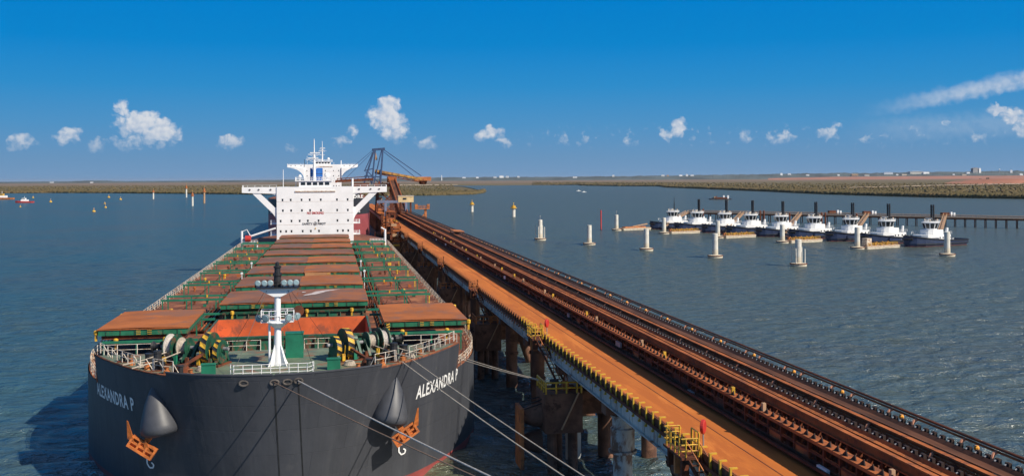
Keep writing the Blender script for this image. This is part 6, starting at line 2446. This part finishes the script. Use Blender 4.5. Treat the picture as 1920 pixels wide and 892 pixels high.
# ================================================================== channel markers, buoys, small craft
def marker(px, by, ty, label, col='conc', top=True, topm='rust_orange', wid=.9):
    b = W(px, by)
    D = b.x * ST + b.y * CT
    h = (by - ty) * D / FPX
    r = thing('channel_beacon', label, 'beacon', (b.x, b.y, 0), group='pile beacons in the harbour')
    q = MB()
    hc = h * (.62 if top else 1)
    q.lathe((0, 0, -1), (0, 0, 1), [(wid, 0), (wid, hc + 1)], 12, M[col])
    q.build('pile', M[col], r, smooth=True)
    if top:
        q = MB()
        q.lathe((0, 0, hc), (0, 0, 1), [(wid * 1.1, -.4), (wid * 1.9, -.1), (wid * 1.9, h * .03), (wid * 1.15, h * .035), (wid * 1.15, h * .17), (wid * .35, h * .18), (wid * .3, h * .25)], 10, M[topm])
        q.build('platform', M[topm], r)
        q = MB()
        q.tube([(0, 0, hc + h * .25), (0, 0, h * .96)], .16, 6, M['grey'])
        q.lathe((0, 0, h * .93), (0, 0, 1), [(.3, 0), (.4, .3), (.1, .8)], 8, M['yellow'])
        q.build('lantern', M['grey'], r)
    return r


marker(885, 397, 375, 'white pile beacon with a yellow topped platform, left of the pair beyond the jetty', 'conc', True, 'yellow', 1.3)
marker(963, 406.5, 380, 'white pile beacon with a yellow platform, right of the pair beyond the jetty', 'conc', True, 'yellow', 1.4)
marker(287.5, 373, 353, 'white beacon with orange top, leftmost of the four off the ship', 'conc', True, 'rust_orange', 1.2)
marker(349.5, 370, 343, 'tall beacon with orange top, second from left in front of the far shore', 'conc', True, 'rust_orange', 1.3)
marker(361, 386, 356, 'slim white pile beacon with red-orange top, nearest of the four', 'conc', True, 'rust_orange', 1.1)
marker(383, 381, 347, 'orange and tan beacon, rightmost of the four near the ship', 'tan', True, 'rust_orange', 1.2)
marker(1127, 431, 394, 'thin bright red stake standing in the water left of the tugs', 'red', False, wid=.38)


def buoy(px, py, size, label, m='yellow', group='small yellow buoys on the left'):
    b = W(px, py)
    D = b.x * ST + b.y * CT
    s = size * D / FPX
    r = thing('buoy', label, 'buoy', (b.x, b.y, 0), group=group)
    q = MB()
    q.lathe((0, 0, -.3), (0, 0, 1), [(s * .5, 0), (s * .55, s * .25), (s * .42, s * .5), (s * .12, s * .62)], 12, M[m])
    q.build('float', M[m], r, smooth=True)
    q = MB()
    q.lathe((0, 0, s * .3), (0, 0, 1), [(s * .12, 0), (s * .1, s * .6), (s * .2, s * .62), (s * .05, s * .95)], 8, M['tan' if m == 'yellow' else m])
    q.build('topmark', M['tan'], r)


for px, py, sz, lb in ((95, 379, 5, 'orange topped buoy right of the small red boat'), (176, 397, 6, 'orange topped buoy, lowest and nearest of the buoys on the left'), (198, 389.5, 4.5, 'yellow buoy just above and right of the nearest buoy'),
                       (196.5, 382, 3.5, 'small yellow buoy in the middle of the left-hand cluster'), (204, 370.5, 4.5, 'yellow buoy at the top of the left-hand cluster'), (226, 374.5, 4.5, 'yellow buoy at the right of the left-hand cluster'),
                       (38, 388, 3.5, 'small yellow buoy below the small red boat'), (62, 371, 3.5, 'small yellow buoy behind the small red boat')):
    buoy(px, py, sz, lb)


def workboat(px, py, length, label, hullm, name='workboat', crane=False):
    b = W(px, py)
    D = b.x * ST + b.y * CT
    Ln = length * D / FPX
    k = Ln / 20
    r = thing(name, label, 'boat', (b.x, b.y, 0), PI / 2 - TH + .1)
    st = [(-10, 2.2), (-8, 2.8), (3, 2.8), (7, 2.1), (10, .2)]
    q = MB()
    n = len(st)
    pts = []
    for y, hb in st:
        pts += [(hb * k * .8, y * k, -.5), (hb * k, y * k, (1.5 + .08 * max(y, 0)) * k), (-hb * k, y * k, (1.5 + .08 * max(y, 0)) * k), (-hb * k * .8, y * k, -.5)]
    q.add(pts, [(i * 4 + j, i * 4 + (j + 1), (i + 1) * 4 + j + 1, (i + 1) * 4 + j) for i in range(n - 1) for j in range(3)] + [(0, 1, 2, 3)], M[hullm])
    q.build('hull', M[hullm], r)
    q = MB()
    q.box(-1.9 * k, 1.9 * k, -4 * k, 3.5 * k, 1.55 * k, 3.5 * k, M['white_clean'])
    q.box(-1.5 * k, 1.5 * k, -1.5 * k, 2.5 * k, 3.505 * k, 5.2 * k, M['white_clean' if not crane else 'yellow'])
    ch_ = q.build('cabin', M['white_clean'], r)
    w = MB()
    w.box(-1.55 * k, 1.55 * k, -1.0 * k, 2.2 * k, 4.1 * k, 4.8 * k, M['glass'])
    w.build('window', M['glass'], ch_)
    q = MB()
    q.tube([(0, 0, 5.2 * k), (0, 0, 7.4 * k)], .15 * k, 6, M['white_clean'])
    q.build('mast', M['white_clean'], r)


workboat(46, 380, 33, 'small boat with red hull and white cabin on the left water', 'red')
workboat(4, 374, 42, 'orange and yellow workboat cut by the left edge', 'rust_orange', crane=True)
for px, py, lb in ((1085, 358.5, 'small white moored boat in the channel, left of two'), (1095, 360.5, 'small white moored boat in the channel, right of two')):
    workboat(px, py, 9, lb, 'white_clean', 'motorboat')
# barge beyond the tugs
b = W(1350, 374)
BG = thing('barge', 'flat rusty barge with two pale tanks anchored beyond the tugs', 'barge', (b.x, b.y, 0), -TH)
D = b.x * ST + b.y * CT
k = D / FPX
q = MB()
q.slab([(-20 * k, 1.6 * k), (-17 * k, -.5), (18 * k, -.5), (20 * k, 1.6 * k)], -8, 8, M['black'])
q.build('hull', M['black'], BG)
q = MB()
q.box(-10 * k, 12 * k, -6, 6, 1.605 * k, 4.0 * k, M['rust'])
q.beam((-16 * k, 0, 1.7 * k), (-5 * k, 0, 6.2 * k), .8, .8, M['rust'])
q.build('deck_load', M['rust'], BG)
for x in (6, 14):
    q = MB()
    q.box((x - 1.4) * k, (x + 1.4) * k, -4.5, -1, 4.01 * k if x < 12 else 1.61 * k, 7.6 * k, M['white'])
    q.build('tank', M['white'], BG)
q = MB()
q.box(-12 * k, -9.5 * k, -4, 0, 1.61 * k, 5.6 * k, M['tan'])
q.build('cabin', M['tan'], BG)


# ================================================================== town on the horizon
def block(px, py, w, h, D, m, label, group, roofm='grey', name='building'):
    if D > 11000:
        zb = ZPY(px, py + h * .5, 11750)
        k = (zb + 2) / (max(2.5, ZPY(px, float(np.interp(px, RX, RT)), 12100)) + 2)
        D = 11500 + float(np.interp(k, [0, .55, 1], [0, 250, 600])) - 8
    p = PD(px, D)
    z = ZPY(px, py - h * .5, D)
    wd, ht = w * D / FPX, h * D / FPX
    r = thing(name, label, 'building', (p.x, p.y, max(0, z - ht)), random.uniform(-.2, .2) - TH, group)
    q = MB()
    q.box(-wd / 2, wd / 2, -wd * .3, wd * .3, -6, ht, M[m])
    q.build('wall', M[m], r)
    q = MB()
    q.slab([(-wd * .53, ht), (wd * .53, ht), (wd * .1, ht * 1.18), (-wd * .1, ht * 1.18)], -wd * .32, wd * .32, M[roofm])
    q.build('roof', M[roofm], r)


TG = 'white sheds and houses along the horizon'
for px, py, w, h, m, rm in ((870, 333.4, 6, 2, 'white', 'white'), (895, 333.2, 5, 2.2, 'white', 'white'), (928, 332.8, 5, 2.4, 'white_clean', 'white'), (940, 331.8, 8, 3.2, 'white_clean', 'white'),
                            (951, 332, 5, 3, 'white_clean', 'white'), (972, 331.9, 4, 2.4, 'white', 'white'), (1078, 332.6, 8, 2.4, 'white', 'grey'), (1150, 330, 4, 3, 'white_clean', 'white'), (1243, 329.4, 6, 2.6, 'white_clean', 'white'),
                            (1252, 329.6, 4, 2, 'tan', 'tan'), (1276, 329.3, 6, 2, 'white', 'white'), (1288, 329, 4, 3.4, 'white_clean', 'white'), (1298, 329.2, 6, 2.4, 'white_clean', 'white'),
                            (1465, 327, 4, 3.4, 'white_clean', 'white'), (1480, 326.6, 6, 2, 'white', 'white'), (1514, 328.5, 6, 2.2, 'white', 'tan'), (1572, 328.6, 4, 2, 'white', 'white'), (1602, 327.8, 12, 3, 'tan', 'conc'),
                            (1625, 328.6, 9, 2.4, 'conc', 'tan'), (1665, 325, 16, 3, 'white', 'white'), (1682, 328, 4, 2, 'white_clean', 'white'), (1694, 327.8, 10, 1.8, 'cream', 'cream'),
                            (1735, 324.4, 12, 3, 'white_clean', 'white'), (1788, 327.5, 4, 2, 'white', 'white'), (1807, 328, 8, 2, 'cream', 'cream'), (1815, 324.5, 6, 2.6, 'white', 'white'), (1896, 321.8, 4, 4.5, 'white_clean', 'white'), (1914, 327.2, 6, 2, 'white', 'white'),
                            (97, 342.2, 6, 1.6, 'white', 'grey'), (172, 342.2, 5, 1.6, 'white', 'grey')):
    block(px, py - .2, w, h, 11900, m, 'tiny pale building among scrub on the far horizon', TG, rm)
block(1717, 323.8, 24, 4.2, 11880, 'conc', 'long pale industrial shed on the horizon, the widest building of the town', None, 'white')
block(1828, 319.5, 12, 7.5, 11900, 'grey', 'grey multi-storey block, tallest building of the far town', None)
block(1837, 320.2, 4, 7.5, 11840, 'white_clean', 'narrow white tower beside the grey multi-storey block', None, 'white')
p = PD(1874, 11800)
zt_ = ZPY(1874, 316.5, 11800)
r = thing('water_tower', 'white globe water tower above the scrub at the far right', 'water tower', (p.x, p.y, 0))
q = MB()
q.lathe((0, 0, 0), (0, 0, 1), [(2.5, 0), (1.6, zt_ - 14)], 10, M['grey'])
q.build('column', M['grey'], r)
q = MB()
q.lathe((0, 0, zt_ - 16), (0, 0, 1), [(2, 0), (7, 4), (8.5, 8), (7, 12), (2, 16)], 14, M['white_clean'])
q.build('tank', M['white_clean'], r)
p = PD(828, 11600)
r = thing('chimney', 'thin white chimney on the far shore right of the loader boom', 'chimney', (p.x, p.y, 0))
q = MB()
q.lathe((0, 0, 0), (0, 0, 1), [(6, 0), (4, 70)], 10, M['white_clean'])
q.build('shaft', M['white_clean'], r)
for px, py, s in ((1901, 340.5, 5), (1852, 336, 4), (1838, 337, 3.5)):
    b = W(px, py + 2, 3)
    r = thing('tree', 'small dark lone tree on the red ground at the far right' if s != 5 else 'larger dark lone bush beside the pale haul road', 'tree', b, group='lone trees on the red ground')
    D = b.length
    h = s * D / FPX
    q = MB()
    q.tube([(0, 0, 0), (0, 0, h * .6)], h * .06, 6, M['rust'])
    q.build('trunk', M['rust'], r)
    bv, bf = ico(2)
    q = MB()
    for j in range(9):
        c = np.array([random.uniform(-.5, .5) * h, random.uniform(-.4, .4) * h, random.uniform(.35, .85) * h])
        v = bv * (1 + np.random.uniform(-.25, .25, (len(bv), 1))) * h * random.uniform(.22, .38) + c
        q.add([tuple(x) for x in v], [tuple(x) for x in bf], MATS['mangrove_tree'] if 'mangrove_tree' in MATS else mat('mangrove_tree', (0.05, 0.055, 0.03), .9))
    q.build('crown', MATS['mangrove_tree'], r)

bpy.context.view_layer.update()

# ================================================================== air
def haze():
    m = bpy.data.materials.new('thin_haze')
    m.use_nodes = True
    t = NT(m.node_tree)
    t.n.remove(t.n['Principled BSDF'])
    v = t.node('ShaderNodeVolumePrincipled')
    v.inputs['Color'].default_value = (0.80, 0.88, 0.98, 1)
    v.inputs['Density'].default_value = 0.000013
    v.inputs['Anisotropy'].default_value = 0.2
    t.l.new(v.outputs[0], t.n['Material Output'].inputs['Volume'])
    q = MB()
    x0, x1, y0, y1, z0, z1 = -61500, 61500, -1500, 61500, -4, 75
    q.add([(x0, y0, z0), (x1, y0, z0), (x1, y1, z0), (x0, y1, z0), (x0, y0, z1), (x1, y0, z1), (x1, y1, z1), (x0, y1, z1)],
          [(0, 3, 2, 1), (0, 1, 5, 4), (1, 2, 6, 5), (2, 3, 7, 6), (3, 0, 4, 7), (4, 5, 6, 7)], m)
    o = q.build('haze', m)
    tag(o, kind='stuff')


haze()
